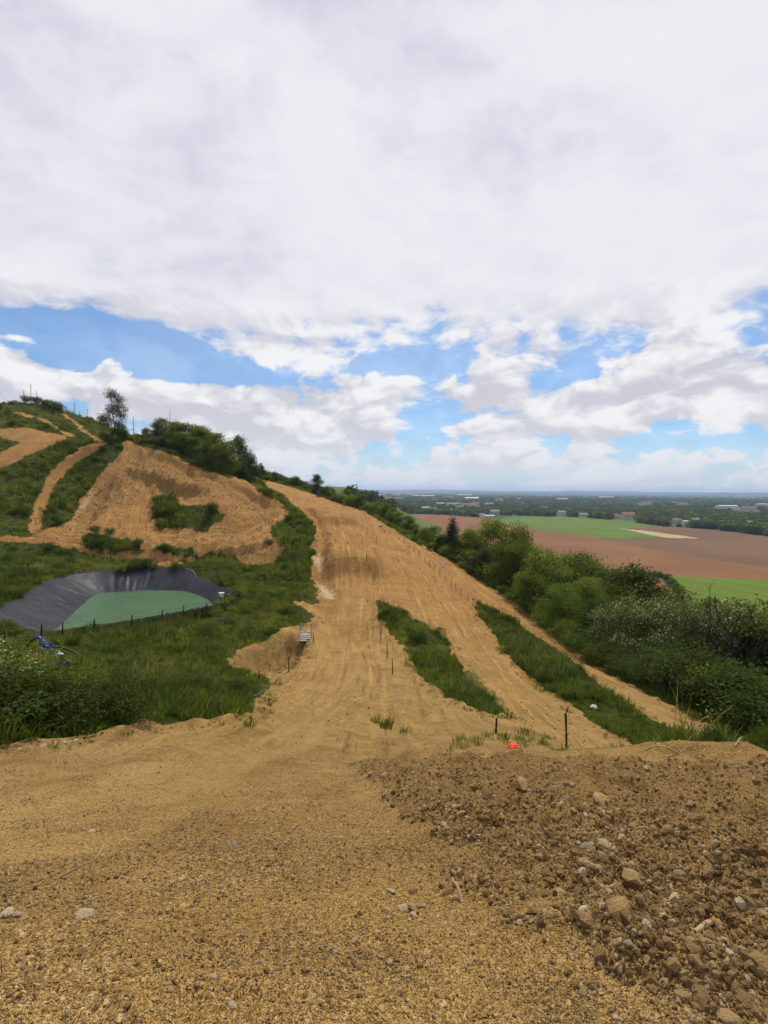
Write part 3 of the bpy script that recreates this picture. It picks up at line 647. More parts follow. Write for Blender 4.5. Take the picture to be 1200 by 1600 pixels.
# ------------------------------------------------------------------ foliage meshes
def leaf_cloud(centers, sizes, name, mat, lean=.5, squash=.8, aspect=.55):
    """one rhombic, slightly folded leaf spray per centre"""
    n = len(centers)
    d = rng.normal(size=(n, 3)); d[:, 2] *= squash; d /= np.linalg.norm(d, axis=1, keepdims=True)
    up = np.zeros((n, 3)); up[:, 2] = 1
    nrm = rng.normal(size=(n, 3)) + lean * up; s = np.cross(d, nrm); s /= np.linalg.norm(s, axis=1, keepdims=True) + 1e-9
    f = np.cross(s, d); L = sizes[:, None]
    c = centers
    v = np.stack([c - d * L * .5, c + s * L * aspect * .5 + f * L * .10, c + d * L * .55, c - s * L * aspect * .5 + f * L * .10], 1).reshape(-1, 3)
    fc = np.arange(n * 4).reshape(n, 4); rnd = np.repeat(rng.random(n) * .7 + .3 * rng.random(n) ** 2, 4)
    return np_mesh(name, v, fc, mat, False, {'rnd': ('FLOAT', rnd)})
def crown_points(lobes, n_cl, per, sig, shell=.75):
    """twig clusters spread over and through the lobes (cx,cy,cz,rx,ry,rz)"""
    L = np.array(lobes, float); vol = (L[:, 3] * L[:, 4] * L[:, 5]) ** (2 / 3); k = rng.choice(len(L), n_cl, p=vol / vol.sum())
    d = rng.normal(size=(n_cl, 3)); d /= np.linalg.norm(d, axis=1, keepdims=True)
    rad = np.where(rng.random(n_cl) < shell, rng.uniform(.78, 1.06, n_cl), rng.uniform(.25, .8, n_cl))
    c = L[k, :3] + d * L[k, 3:] * rad[:, None]
    p = np.repeat(c, per, 0) + rng.normal(size=(n_cl * per, 3)) * sig * np.array([1, 1, .7]); return p, c
def limbs(mb, h, r0, tops, trunk_top=.6, seed=0):
    rd = random.Random(seed); ax = [Vector((0, 0, -.25))]; n = 6
    for i in range(1, n + 1): ax.append(Vector((rd.uniform(-.03, .03) * h, rd.uniform(-.03, .03) * h, h * trunk_top * i / n)))
    mb.tube(ax, [r0 * (1.25 if i == 0 else 1 - .75 * i / n) for i in range(n + 1)], 8)
    for t in tops:
        t = Vector(t); k = rd.randint(2, n - 1); a = ax[k]; m1 = a.lerp(t, .5) + Vector((rd.uniform(-.05, .05) * h, rd.uniform(-.05, .05) * h, rd.uniform(-.02, .05) * h))
        rr = r0 * (1 - .75 * k / n) * .6; mb.tube([a, m1, t], [rr, rr * .6, rr * .15], 6, cap=False)
def lobes_for(kind, h, w, rd):
    out = []
    if kind == 'conifer':
        for i in range(7):
            z = h * (.12 + .80 * i / 6); r = w * .5 * (1 - i / 6.6) + .12; out.append((rd.uniform(-.1, .1), rd.uniform(-.1, .1), z, r, r, h * .10))
        return out
    if kind == 'bush':
        for i in range(9):
            a = rd.uniform(0, 6.28); q = w * .33 * math.sqrt(rd.random()); out.append((q * math.cos(a), q * math.sin(a), h * rd.uniform(.25, .72), w * rd.uniform(.16, .28), w * rd.uniform(.16, .28), h * rd.uniform(.18, .30)))
        return out
    low = {'tree': .06, 'tall': .10, 'open': .26, 'sparse': .22}[kind]
    for i in range({'tree': 26, 'tall': 16, 'open': 13, 'sparse': 12}[kind]):
        t = rd.random(); z = h * (low + (.90 - low) * t); env = w * .5 * math.sqrt(max(.08, 1 - ((t - .36) / .70) ** 2)); a = rd.uniform(0, 6.28); q = env * math.sqrt(rd.uniform(.2, 1)) * .78
        s = w * rd.uniform(.14, .23); out.append((q * math.cos(a), q * math.sin(a), z, s, s, s * rd.uniform(.65, .9)))
    return out
def make_plant(kind, h, w, mat, n_cl, per, leaf, seed, blossom=None, n_bl=0, trunk_r=.12, bark=None):
    """meshes for a plant: (trunk, crown, blossom or None)"""
    rd = random.Random(seed); lb = lobes_for(kind, h, w, rd)
    p, c = crown_points(lb, n_cl, per, leaf * (1.5 if kind != 'sparse' else 1.9), .72); p[:, 2] = np.maximum(p[:, 2], .05)
    cm = leaf_cloud(p, leaf * rng.uniform(.6, 1.35, len(p)), 'crown', mat, lean=.7)
    mb = MB(); limbs(mb, h, trunk_r, [q[:3] for q in lb], {'bush': .3, 'conifer': .95}.get(kind, .68), seed)
    if kind == 'sparse':
        for k in rng.choice(len(c), 40, replace=False):
            e = Vector(c[k]); b = Vector(lb[rd.randrange(len(lb))][:3]); b = min((Vector(q[:3]) for q in lb), key=lambda q_: (q_ - e).length); mb.tube([b, b.lerp(e, .6) + Vector((0, 0, .1)), e], [.03, .02, .008], 5, cap=False)
        for k in range(16):
            a = rd.uniform(0, 6.28); b = Vector((.2 * math.cos(a), .2 * math.sin(a), h * rd.uniform(.5, .8))); e = b + Vector((math.cos(a) * rd.uniform(.6, 1.9), math.sin(a) * rd.uniform(.6, 1.9), rd.uniform(1.2, 3.2)))
            mb.tube([b, b.lerp(e, .5) + Vector((0, 0, -.2)), e], [.045, .03, .010], 5, cap=False)
    tm = mb.mesh('trunk', bark or M_bark); bm_ = None
    if blossom is not None:
        up = c[c[:, 2] > h * .35]; k = rng.choice(len(up), n_bl); q_ = up[k] + rng.normal(size=(n_bl, 3)) * leaf * 1.2; bm_ = leaf_cloud(q_, leaf * rng.uniform(.5, 1.0, n_bl), 'blossom', blossom, .4, aspect=.8)
    return tm, cm, bm_, h, w
def place_plant(proto, name, loc, h, label, cat, group=None, wide=1.0, rz=None):
    tm, cm, bm_, ph, pw = proto; s = h / ph
    o = empty(name, loc, rz if rz is not None else random.uniform(0, 6.28), (s * wide, s * wide, s)); tag(o, label, cat, group)
    link_mesh('trunk' if name.endswith('tree') else 'stem', tm, o); link_mesh('crown' if name.endswith('tree') else 'foliage', cm, o)
    if bm_ is not None: link_mesh('blossom', bm_, o)
    return o
P = {}
for i in range(3): P['tree%d' % i] = make_plant('tree', 8, 6.4, M_leaf, 430, 22, .27, 11 + i)
for i in range(2): P['light%d' % i] = make_plant('tree', 8, 7.0, M_leaf_light, 470, 22, .25, 31 + i)
for i in range(2): P['dark%d' % i] = make_plant('tree', 8, 6.0, M_leaf_dark, 430, 22, .26, 41 + i)
for i in range(2): P['acacia%d' % i] = make_plant('open', 8, 6.2, M_leaf_acacia, 300, 18, .19, 51 + i, M_blossom, 1500, .10)
P['conifer'] = make_plant('conifer', 9, 4.6, M_leaf_conifer, 480, 20, .26, 61, trunk_r=.14)
P['sparse'] = make_plant('sparse', 12, 7.2, M_leaf_dark, 620, 14, .26, 67, trunk_r=.17, bark=M_deadbark)
for i in range(3): P['bush%d' % i] = make_plant('bush', 2.4, 2.8, (M_leaf, M_leaf_dark, M_leaf_light)[i], 150, 20, .13, 71 + i, trunk_r=.04)
P['bloombush'] = make_plant('bush', 2.4, 3.2, M_leaf_light, 170, 22, .085, 81, M_blossom, 700, .03)
P['broom'] = make_plant('bush', 2.2, 2.6, M_leaf, 130, 18, .13, 82, M_yellow, 320, .04)
P['weed'] = make_plant('bush', 1.1, 1.7, M_leaf_dark, 150, 24, .055, 83, trunk_r=.012)
P['weedlight'] = make_plant('bush', .9, 1.5, M_leaf, 130, 22, .05, 84, trunk_r=.012)
def spot(u, d):
    q = at(u, 800, d); return Vector((q.x, d, h1(q.x, d)))
def by_top(u, v_top, d):
    """ground point below a top seen at pixel (u, v_top), and the height of that top above it"""
    q = at(u, v_top, d); z = h1(q.x, d); return Vector((q.x, d, z - .05)), q.z - z

# trees on the crest of the cutting
for i, (u, v, d, kd) in enumerate(((230, 672, 117, 'tree1'), (243, 661, 119, 'light1'), (256, 653, 120, 'tree0'), (268, 658, 117, 'light0'), (281, 660, 120, 'light0'), (292, 661, 117, 'tree2'), (304, 666, 119, 'light1'), (314, 667, 115, 'light1'), (326, 671, 117, 'tree1'), (337, 677, 113, 'tree0'), (350, 688, 110, 'light0'), (344, 694, 109, 'tree2'), (322, 688, 111, 'light0'), (302, 682, 112, 'tree0'), (278, 676, 113, 'light1'))):
    loc, h = by_top(u, v, d); place_plant(P[kd], 'broadleaf_tree', loc, max(h, 3), f'green leafy tree on the crest above the cutting, {ordinal(i)} of the clump', 'tree', 'trees on the crest above the cutting', 1.18)
for i, (u, v, d, kd) in enumerate(((236, 684, 114, 'bush0'), (252, 686, 113, 'bush1'), (268, 690, 113, 'bush0'), (284, 694, 112, 'bush1'), (300, 702, 111, 'bush0'), (316, 706, 110, 'bush2'), (330, 712, 109.5, 'bush0'), (345, 716, 108.5, 'bush2'), (357, 722, 107.5, 'bush0'))):
    loc, h = by_top(u, v, d); place_plant(P[kd], 'shrub', loc, max(h, 2.6), f'leafy shrub filling the foot of the crest clump, {ordinal(i)} from the left', 'shrub', 'shrubs at the foot of the crest clump', 1.25)
loc, h = by_top(374, 681, 116); place_plant(P['dark0'], 'oak_tree', loc, h, 'dark oak at the right-hand end of the crest clump', 'tree', None, .72)
loc, h = by_top(388, 702, 120); place_plant(P['dark1'], 'broadleaf_tree', loc, h, 'low dark tree leaning out right of the crest oak', 'tree', None, .95)
loc, h = by_top(176, 606, 113); place_plant(P['sparse'], 'half_bare_tree', loc, h, 'lone half-bare tree standing against the sky above the cutting', 'tree', None, .82, 1.0)
for i, (u, v, d, kd) in enumerate(((165, 672, 113, 'bush1'), (188, 668, 113, 'bush1'), (172, 690, 110, 'bush1'), (186, 694, 109, 'bush0'), (160, 712, 107, 'bush1'), (150, 730, 104, 'bush1'))):
    loc, h = by_top(u, v, d); place_plant(P[kd], 'shrub', loc, max(h, 1.4), f'dark shrub round the foot of the lone half-bare tree, {ordinal(i)} of six', 'shrub', 'shrubs round the lone tree', 1.1)
for i, (u, v, d) in enumerate(((42, 629, 149), (56, 626, 149), (70, 627, 148), (84, 624, 147), (93, 632, 146))):
    loc, h = by_top(u, v, d); place_plant(P['bush1'], 'shrub', loc, max(h, 2.6), f'dark shrub on the hilltop beside the tall poles, {ordinal(i)} from the left', 'shrub', 'dark shrubs on the hilltop', 1.2)
# hedge that runs down the skyline to the right wood
hedge = ((403, 737, 150, 'bush1'), (408, 722, 146, 'conifer'), (416, 738, 144, 'bush0'), (428, 738, 146, 'dark0'), (440, 742, 148, 'bush1'), (451, 744, 148, 'bush0'), (462, 743, 147, 'dark1'), (472, 748, 146, 'bush1'), (483, 751, 143, 'bush0'), (494, 741, 140, 'dark0'),
         (506, 757, 138, 'bush1'), (517, 763, 136, 'tree2'), (528, 765, 133, 'bush0'), (541, 764, 131, 'tree0'), (553, 770, 128, 'bush2'), (565, 772, 126, 'tree1'), (577, 778, 122, 'bush0'), (589, 783, 119, 'light0'), (600, 785, 116, 'tree2'), (612, 793, 113, 'tree0'), (624, 800, 110, 'light1'), (636, 805, 106, 'tree1'))
for i, (u, v, d, kd) in enumerate(hedge):
    g = [ground(u + k, q_) for k in (0,) for q_ in (0,)]
    loc, h = by_top(u, v, d)
    if kd == 'conifer': nm, lab, ct = 'conifer_tree', 'small pointed conifer sticking up from the skyline hedge', 'tree'
    elif kd[:4] == 'bush': nm, lab, ct = 'hedge_shrub', f'shrub in the hedge along the upper track, {ordinal(i)} plant from the left', 'shrub'
    else: nm, lab, ct = 'hedge_tree', f'small tree in the hedge along the upper track, {ordinal(i)} plant from the left', 'tree'
    place_plant(P[kd], nm, loc, max(h, 2.0), lab, ct, None if kd == 'conifer' else 'hedge along the upper track', 1.25 if h < 5 else 1.0)
# wood below the right-hand track
wood = ((650, 817, 101, 'tree0'), (664, 824, 98, 'light1'), (680, 821, 101, 'tree1'), (690, 836, 90, 'dark0'), (707, 806, 90, 'conifer'), (724, 830, 88, 'tree2'), (742, 826, 89, 'light0'), (772, 813, 87, 'light1'), (800, 820, 84, 'light0'), (757, 852, 80, 'dark1'),
        (790, 848, 76, 'tree0'), (822, 846, 76, 'tree1'), (852, 856, 66, 'light0'), (872, 866, 74, 'tree2'), (902, 862, 76, 'tree0'), (930, 878, 72, 'tree1'), (915, 905, 60, 'light1'), (960, 908, 62, 'tree2'), (986, 884, 62, 'dark0'), (836, 892, 63, 'tree2'),
        (880, 915, 57, 'tree0'), (940, 930, 53, 'dark1'), (1040, 915, 60, 'tree0'), (1120, 940, 52, 'dark0'), (1180, 950, 47, 'dark1'), (1230, 950, 44, 'tree1'), (1290, 960, 42, 'tree0'))
for i, (u, v, d, kd) in enumerate(wood):
    loc, h = by_top(u, v, d)
    nm = 'conifer_tree' if kd == 'conifer' else 'broadleaf_tree'
    kindw = {'t': 'mid-green tree', 'l': 'light green tree', 'd': 'dark green tree', 'c': 'pointed dark conifer'}[kd[0]]
    lab = 'pointed dark conifer rising above the wood below the track' if kd == 'conifer' else f'{kindw} in the wood below the right-hand track, {ordinal(i)} counted from the left'
    place_plant(P[kd], nm, loc, h, lab, 'tree', 'trees of the wood below the track', 1.0 if h > 6 else 1.2)
for i, (u, v, d, k) in enumerate(((962, 938, 47.5, 0), (1008, 930, 46, 1), (1052, 924, 46.5, 0), (1092, 938, 47, 1), (1165, 935, 47, 0), (1196, 948, 45, 1))):
    loc, h = by_top(u, v, d); place_plant(P['acacia%d' % k], 'acacia_tree', loc, h, f'acacia in cream blossom at the edge of the wood, {ordinal(i)} from the left', 'tree', 'blossoming acacias at the edge of the wood', .95)
under = ((655, 846, 91, 0), (672, 852, 89, 1), (690, 858, 87, 0), (708, 866, 85, 1), (724, 872, 82, 'y'), (740, 880, 80, 0), (752, 892, 77, 1), (768, 898, 74, 0), (784, 910, 70, 1), (800, 918, 67, 0), (815, 930, 64, 2), (832, 940, 61, 1), (850, 935, 59, 2), (866, 950, 56, 0), (884, 958, 53.5, 2), (900, 962, 51, 0), (918, 975, 48, 1), (938, 985, 46, 0), (955, 995, 44, 1),
         (975, 1002, 42.5, 0), (996, 1012, 41, 1), (1015, 1010, 40, 0), (1035, 1018, 38, 1), (1056, 1025, 36.5, 0), (1078, 1014, 35.5, 1), (1100, 1020, 34.5, 0), (1124, 1018, 33.5, 1), (1150, 1028, 32.5, 0), (1180, 1030, 31.5, 1), (1205, 1045, 30, 0), (1165, 1065, 30, 1), (1195, 1075, 28.5, 1), (1110, 1050, 33, 1), (740, 850, 84, 'y'), (694, 832, 92, 'y'), (770, 868, 77, 'y'),
         (1230, 1080, 27, 0), (1138, 1040, 31.8, 2), (700, 845, 88, 2), (1060, 990, 41, 1), (1015, 985, 44, 0), (1130, 985, 39, 1), (1185, 990, 38, 0))
for i, (u, v, d, k) in enumerate(under):
    k = 1 if (k == 0 and u > 1000 and i % 4) else k
    loc, h = by_top(u, v, d); pr = P['broom'] if k == 'y' else P['bush%d' % k]; h *= random.uniform(.75, 1.15)
    lab = (f'broom bush with yellow flowers at the edge of the wood, {ordinal(i)} bush of the row' if k == 'y' else f'{("green", "dark green", "light green")[k]} bush under the trees along the lowest track, {ordinal(i)} of the row')
    place_plant(pr, 'bush', loc, min(max(h, 1.3), 4.5), lab, 'bush', 'bushes along the edge of the wood', 1.15)
# dead trees at the right edge
def dead_tree(u, v_top, d, label, seed, n=9):
    rd = random.Random(seed); loc, h = by_top(u, v_top, d); o = tag(empty('dead_tree', loc), label, 'tree', 'dead trees at the edge of the wood')
    mb = MB(); ax = [Vector((rd.uniform(-.12, .12) * i, rd.uniform(-.1, .1) * i, h * .72 * i / 5 - (.2 if i == 0 else 0))) for i in range(6)]; mb.tube(ax, [.17, .15, .13, .10, .075, .05], 8)
    mb.build('trunk', M_deadbark, o)
    for k in range(n):
        a = rd.uniform(0, 6.28); b = ax[rd.randint(1, 5)]; L = h * rd.uniform(.18, .42); e = b + Vector((math.cos(a) * L * .55, math.sin(a) * L * .55, L)); m1 = b.lerp(e, .45) + Vector((math.cos(a) * .12 * L, math.sin(a) * .12 * L, -.06 * L))
        mb = MB(); mb.tube([b, m1, e], [.055, .035, .012], 6)
        for q_ in range(4):
            t = rd.uniform(.35, .95); s = m1.lerp(e, t); mb.tube([s, s + Vector((rd.uniform(-.5, .5), rd.uniform(-.5, .5), rd.uniform(.2, .9))) * L * .28], [.02, .006], 5)
        mb.build('branch', M_deadbark, o)
dead_tree(1150, 893, 41, 'tall dead tree with bare forked branches against the green meadow', 1, 12)
dead_tree(1106, 925, 42, 'shorter dead trunk left of the tall dead tree', 2, 6); dead_tree(1182, 930, 40, 'dead tree right of the tall dead one, at the picture edge', 3, 8)

# ------------------------------------------------------------------ scattered stuff
def scatter(name, pts, rot, scl, pick, protos, label, parts_kind='stuff', cat=None):
    me = bpy.data.meshes.new(name); me.vertices.add(len(pts)); me.vertices.foreach_set('co', np.ascontiguousarray(pts, dtype=np.float32).ravel())
    for an, typ, d in (('rot', 'FLOAT_VECTOR', rot), ('scl', 'FLOAT_VECTOR', scl), ('pick', 'INT', pick)):
        a = me.attributes.new(an, typ, 'POINT'); a.data.foreach_set('vector' if typ == 'FLOAT_VECTOR' else 'value', np.ascontiguousarray(d, dtype=np.int32 if typ == 'INT' else np.float32).ravel())
    o = link_mesh(name, me); tag(o, label, cat, None, parts_kind)
    c = bpy.data.collections.new(name + '_shapes')
    for k, m_ in enumerate(protos): c.objects.link(bpy.data.objects.new('%s_shape_%02d' % (name, k), m_))
    t = bpy.data.node_groups.new(name + '_nodes', 'GeometryNodeTree')
    t.interface.new_socket('Geometry', in_out='INPUT', socket_type='NodeSocketGeometry'); t.interface.new_socket('Geometry', in_out='OUTPUT', socket_type='NodeSocketGeometry')
    gi, go = t.nodes.new('NodeGroupInput'), t.nodes.new('NodeGroupOutput'); ip = t.nodes.new('GeometryNodeInstanceOnPoints'); ci = t.nodes.new('GeometryNodeCollectionInfo')
    ci.inputs['Collection'].default_value = c; ci.inputs['Separate Children'].default_value = True; ci.inputs['Reset Children'].default_value = True; ip.inputs['Pick Instance'].default_value = True
    def na(n_, typ):
        q_ = t.nodes.new('GeometryNodeInputNamedAttribute'); q_.data_type = typ; q_.inputs['Name'].default_value = n_; return q_.outputs['Attribute']
    t.links.new(gi.outputs[0], ip.inputs['Points']); t.links.new(ci.outputs[0], ip.inputs['Instance']); t.links.new(na('pick', 'INT'), ip.inputs['Instance Index'])
    e2r = t.nodes.new('FunctionNodeEulerToRotation'); t.links.new(na('rot', 'FLOAT_VECTOR'), e2r.inputs[0]); t.links.new(e2r.outputs[0], ip.inputs['Rotation'])
    t.links.new(na('scl', 'FLOAT_VECTOR'), ip.inputs['Scale']); t.links.new(ip.outputs[0], go.inputs[0])
    o.modifiers.new('scatter', 'NODES').node_group = t; return o
def tuft(seed, mat, n, h, wid, spread, bend):
    r = np.random.default_rng(seed); vs_, fs, rn = [], [], []
    for k in range(n):
        a = r.uniform(0, 6.283); q_ = spread * math.sqrt(r.random()); bx, by = q_ * math.cos(a), q_ * math.sin(a); a2 = a + r.normal() * .9; L = h * r.uniform(.55, 1.15); b_ = bend * r.uniform(.3, 1.3) * L; w_ = wid * r.uniform(.7, 1.3)
        sx, sy = -math.sin(a2) * w_ / 2, math.cos(a2) * w_ / 2; i0 = len(vs_); rv = r.random()
        for t, wf in ((0, .8), (.4, 1.0), (.75, .7)):
            cx, cy, cz = bx + math.cos(a2) * b_ * t ** 2, by + math.sin(a2) * b_ * t ** 2, L * (t - .18 * bend * t * t) - .03
            vs_ += [(cx - sx * wf, cy - sy * wf, cz), (cx + sx * wf, cy + sy * wf, cz)]
        vs_.append((bx + math.cos(a2) * b_, by + math.sin(a2) * b_, L * (1 - .18 * bend) - .03)); rn += [rv] * 7
        fs += [(i0, i0 + 1, i0 + 3, i0 + 2), (i0 + 2, i0 + 3, i0 + 5, i0 + 4), (i0 + 4, i0 + 5, i0 + 6)]
    me = bpy.data.meshes.new('tuft'); me.from_pydata(vs_, [], fs); a = me.attributes.new('rnd', 'FLOAT', 'POINT'); a.data.foreach_set('value', np.array(rn, dtype=np.float32)); me.materials.append(mat); me.update(); return me
tufts = [tuft(1, M_grass[0], 24, .42, .022, .20, .45), tuft(2, M_grass[0], 20, .55, .020, .18, .6), tuft(3, M_grass[1], 22, .40, .020, .20, .5), tuft(4, M_grass[2], 26, .48, .026, .22, .5), tuft(5, M_grass[2], 20, .34, .03, .24, .35), tuft(6, M_grass[3], 12, .70, .012, .26, .35), tuft(7, M_grass[1], 26, .30, .03, .26, .7), P['weed'][1], P['weedlight'][1]]
pc = POND.mean(0)
def liner_w(x, y):
    ex, ey = (x - pc[0]) / 8, (y - pc[1]) / 11; return np.where((ey + .25 * ex < -.55) & (ex > -.35), 1.7, np.where(ex - .1 * ey > .45, 2.6, 4.4))
N = 260000
r_ = rng.uniform(8.5, 185, N); keep = rng.random(N) < np.clip(1.25 - r_ / 190, .3, 1); r_ = r_[keep]; a_ = rng.uniform(R(-41), R(41), len(r_))
gx, gy = r_ * np.sin(a_), r_ * np.cos(a_)
def grid_at(F, x, y):
    a, l = np.arctan2(x, y), np.log(np.hypot(x, y)); i = np.clip(np.searchsorted(AZ, a), 0, NA - 1); j = np.clip(np.searchsorted(LR, l), 0, NR - 1); return F[j, i]
ok = (grid_at(grass_w, gx, gy) > rng.uniform(.35, .75, len(gx))) & (grid_at(sdp, gx, gy) < -liner_w(gx, gy) - .15) & (grid_at(klass, gx, gy) == 0)
ok |= (grid_at(klass, gx, gy) == 1) & (grid_at(soil, gx, gy) < .9) & (rng.random(len(gx)) < .10) & (r_ > 11)
ok &= ~((fbm(gx / 2.2, gy / 2.2, 3, 95) > .38) & (rng.random(len(gx)) < .8))
# under the wood only the margin is grassy
gx, gy, r_ = gx[ok], gy[ok], r_[ok]
for (u, v, s, n) in ((604, 1136, .14, 12), (594, 1130, .12, 8), (745, 1156, .3, 16), (845, 1161, .5, 34), (730, 1166, .25, 14), (815, 1158, .3, 16), (425, 1041, .5, 26), (440, 1036, .4, 20), (870, 1172, .3, 8), (634, 1145, .12, 4), (395, 1112, .3, 12)):
    p = ground(u, v)
    gx, gy = np.concatenate([gx, p.x + rng.normal(size=n) * s]), np.concatenate([gy, p.y + rng.normal(size=n) * s * 1.5]); r_ = np.hypot(gx, gy)
tall = fbm(gx / 4, gy / 4, 3, 91); n = len(gx); pt = np.stack([gx, gy, H(gx, gy)], 1)
sc = np.clip((.72 + .75 * tall) * rng.lognormal(0, .32, n), .25, 1.9) * np.clip(.75 + r_ / 90, .8, 1.7) * np.where(grid_at(soil, gx, gy) > 0, .42, np.where(grid_at(soil, gx, gy) > -.4, .65, 1.0))
for (u, v), rad, f in [((62, 1016), 3.0, .30), ((92, 1024), 2.6, .32), ((97, 1046), 2.0, .35), ((137, 1072), 1.2, .4), ((383, 1076), 1.2, .4), ((928, 1108), 2.0, .4), ((110, 1020), 2.2, .35)] + [((u_, v_ + 2), 2.6, .34) for u_, v_ in ((8, 1012), (36, 1010), (65, 1008), (98, 990), (122, 992), (147, 993), (176, 989), (205, 983), (228, 979), (252, 974), (270, 970), (288, 965), (305, 961), (323, 957))]:
    c_ = ground(u, v, 12); sc = np.where(np.hypot(gx - c_.x, (gy - c_.y + .8) * .8) < rad, np.minimum(sc, f * rng.uniform(.7, 1.3, n)), sc)
hue = fbm(gx / 6, gy / 6, 4, 93) + .25 * fbm(gx * 1.3, gy * 1.3, 2, 94)
pk = np.where(hue > .10, rng.choice([2, 2, 6, 0], n), np.where(hue < -.16, rng.choice([3, 3, 4, 1], n), rng.choice([0, 1, 6, 0, 3], n))); pk = np.where(rng.random(n) < np.where(pt[:, 2] > 2, .22, .05), 5, pk)
wd_ = rng.random(n) < np.where(tall > .12, .16, .03); pk = np.where(wd_, rng.choice([7, 8], n), pk); sc = np.where(wd_, sc * .45, sc); pk = np.where((grid_at(soil, gx, gy) > 0) & (pk >= 7), 0, pk)
scatter('grass', pt, np.stack([rng.normal(size=n) * .12, rng.normal(size=n) * .12, rng.uniform(0, 6.28, n)], 1), np.stack([sc * 1.15, sc * 1.15, sc], 1), pk, tufts, 'green grass covering the banks beside the tracks')
print('grass', n)

# ------------------------------------------------------------------ pond
def resample(poly, n):
    P_ = np.vstack([poly, poly[:1]]); s = np.concatenate([[0], np.cumsum(np.hypot(*np.diff(P_, axis=0).T))]); t = np.linspace(0, s[-1], n, endpoint=False)
    return np.stack([np.interp(t, s, P_[:, 0]), np.interp(t, s, P_[:, 1])], 1)
def make_pond():
    n, rows = 420, 26
    C_ = resample(rounded(POND, 1), n)
    for _ in range(4): C_ = (np.roll(C_, 1, 0) + C_ * 2 + np.roll(C_, -1, 0)) / 4
    tg = np.roll(C_, -3, 0) - np.roll(C_, 3, 0); nm = np.stack([tg[:, 1], -tg[:, 0]], 1); nm /= np.linalg.norm(nm, axis=1, keepdims=True)
    ctr = C_.mean(0)
    if ((C_ - ctr) * nm).sum() < 0: nm = -nm
    for _ in range(12): nm = (np.roll(nm, 1, 0) + nm * 2 + np.roll(nm, -1, 0)); nm /= np.linalg.norm(nm, axis=1, keepdims=True)
    s = np.arange(n)
    # liner shows wide on the far and left banks, narrow by the grass on the near and right
    wide = np.where(nm[:, 0] > .2, 2.4, 4.35); wide = np.where(nm[:, 1] < -.45, 1.5, wide)
    for _ in range(20): wide = (np.roll(wide, 1) + 2 * wide + np.roll(wide, -1)) / 4
    per = 2 * math.pi * s / n
    cx, cy = np.cos(per) * 60, np.sin(per) * 60
    wr = fbm(cx * .55, cy * .55, 3, 101); wr2 = np.abs(vnoise(cx * .30, cy * .30, 102))
    V_, t_ = [], np.linspace(-.8, 1.0, rows)
    for k in range(rows):
        e = t_[k] * np.where(t_[k] < 0, 1.0, wide)
        skew = .9 * vnoise(cx * .08, cy * .08, 103) * max(t_[k], 0)
        sag = np.sin(max(t_[k], 0) * math.pi)
        z = WATER + .5 * e - .05 + sag * (.05 * wr - .10 * np.exp(-(wr2 / .07) ** 2) * (vnoise(cx * .05, cy * .05, 107) > -.2)) + .05 * fbm(cx * .5 + k * .3, cy * .5, 3, 104)
        if k == rows - 1: z = z + .03
        x = C_[:, 0] + nm[:, 0] * e + tg[:, 0] * skew * .15; y = C_[:, 1] + nm[:, 1] * e + tg[:, 1] * skew * .15
        z = np.maximum(z, np.where(e > 3.6, H(x, y) + .06, -99)); V_.append(np.stack([x, y, z], 1))
    # tuck the hem into the ground
    e = wide + .25; x, y = C_[:, 0] + nm[:, 0] * e, C_[:, 1] + nm[:, 1] * e; V_.append(np.stack([x, y, H(x, y) - .1], 1)); rows2 = rows + 1
    ix = np.arange(rows2 * n).reshape(rows2, n); nx = np.roll(ix, -1, 1)
    F = np.stack([ix[:-1], nx[:-1], nx[1:], ix[1:]], -1).reshape(-1, 4)
    m_, g, out = new_mat('black_pond_sheet'); pos = g.n('ShaderNodeNewGeometry').outputs['Position']
    n1 = g.noise(pos, 1.6, 5, .6, .8); n2 = g.noise(pos, .5, 3)
    c = g.mix(g.ss(n2, .3, .7), (.008, .009, .014), (.020, .022, .032)); c = g.mix(g.m('MULTIPLY', g.ss(n1, .55, .8), .5), c, (.034, .035, .044))
    principled(g, out, c, g.ss(n1, .3, .8, .40, .66), .12, g.bump(n1, .4, .06))
    o = link_mesh('pond_liner', np_mesh('pond_liner', np.vstack(V_), F, m_, True)); tag(o, 'creased black plastic sheet lining the banks of the green pond', 'pond liner')
    m_, g, out = new_mat('milky_green_water'); pos = g.n('ShaderNodeNewGeometry').outputs['Position']
    n1 = g.noise(g.vm('MULTIPLY', pos, (1.0, 2.2, 1)), 2.2, 4, .6, .5); n2 = g.noise(pos, .22, 3)
    c = g.mix(g.ss(n2, .35, .65), (.040, .108, .045), (.058, .132, .050))
    principled(g, out, c, .10, .42, g.bump(n1, .9, .09))
    W_ = C_ + nm * .35; mb = MB(); mb.add([(x, y, WATER) for x, y in W_], [tuple(range(n))]); w_ = mb.build('pond_water', m_); tag(w_, kind='structure')
    me = w_.data
    if me.polygons[0].normal.z < 0: me.flip_normals()
make_pond()

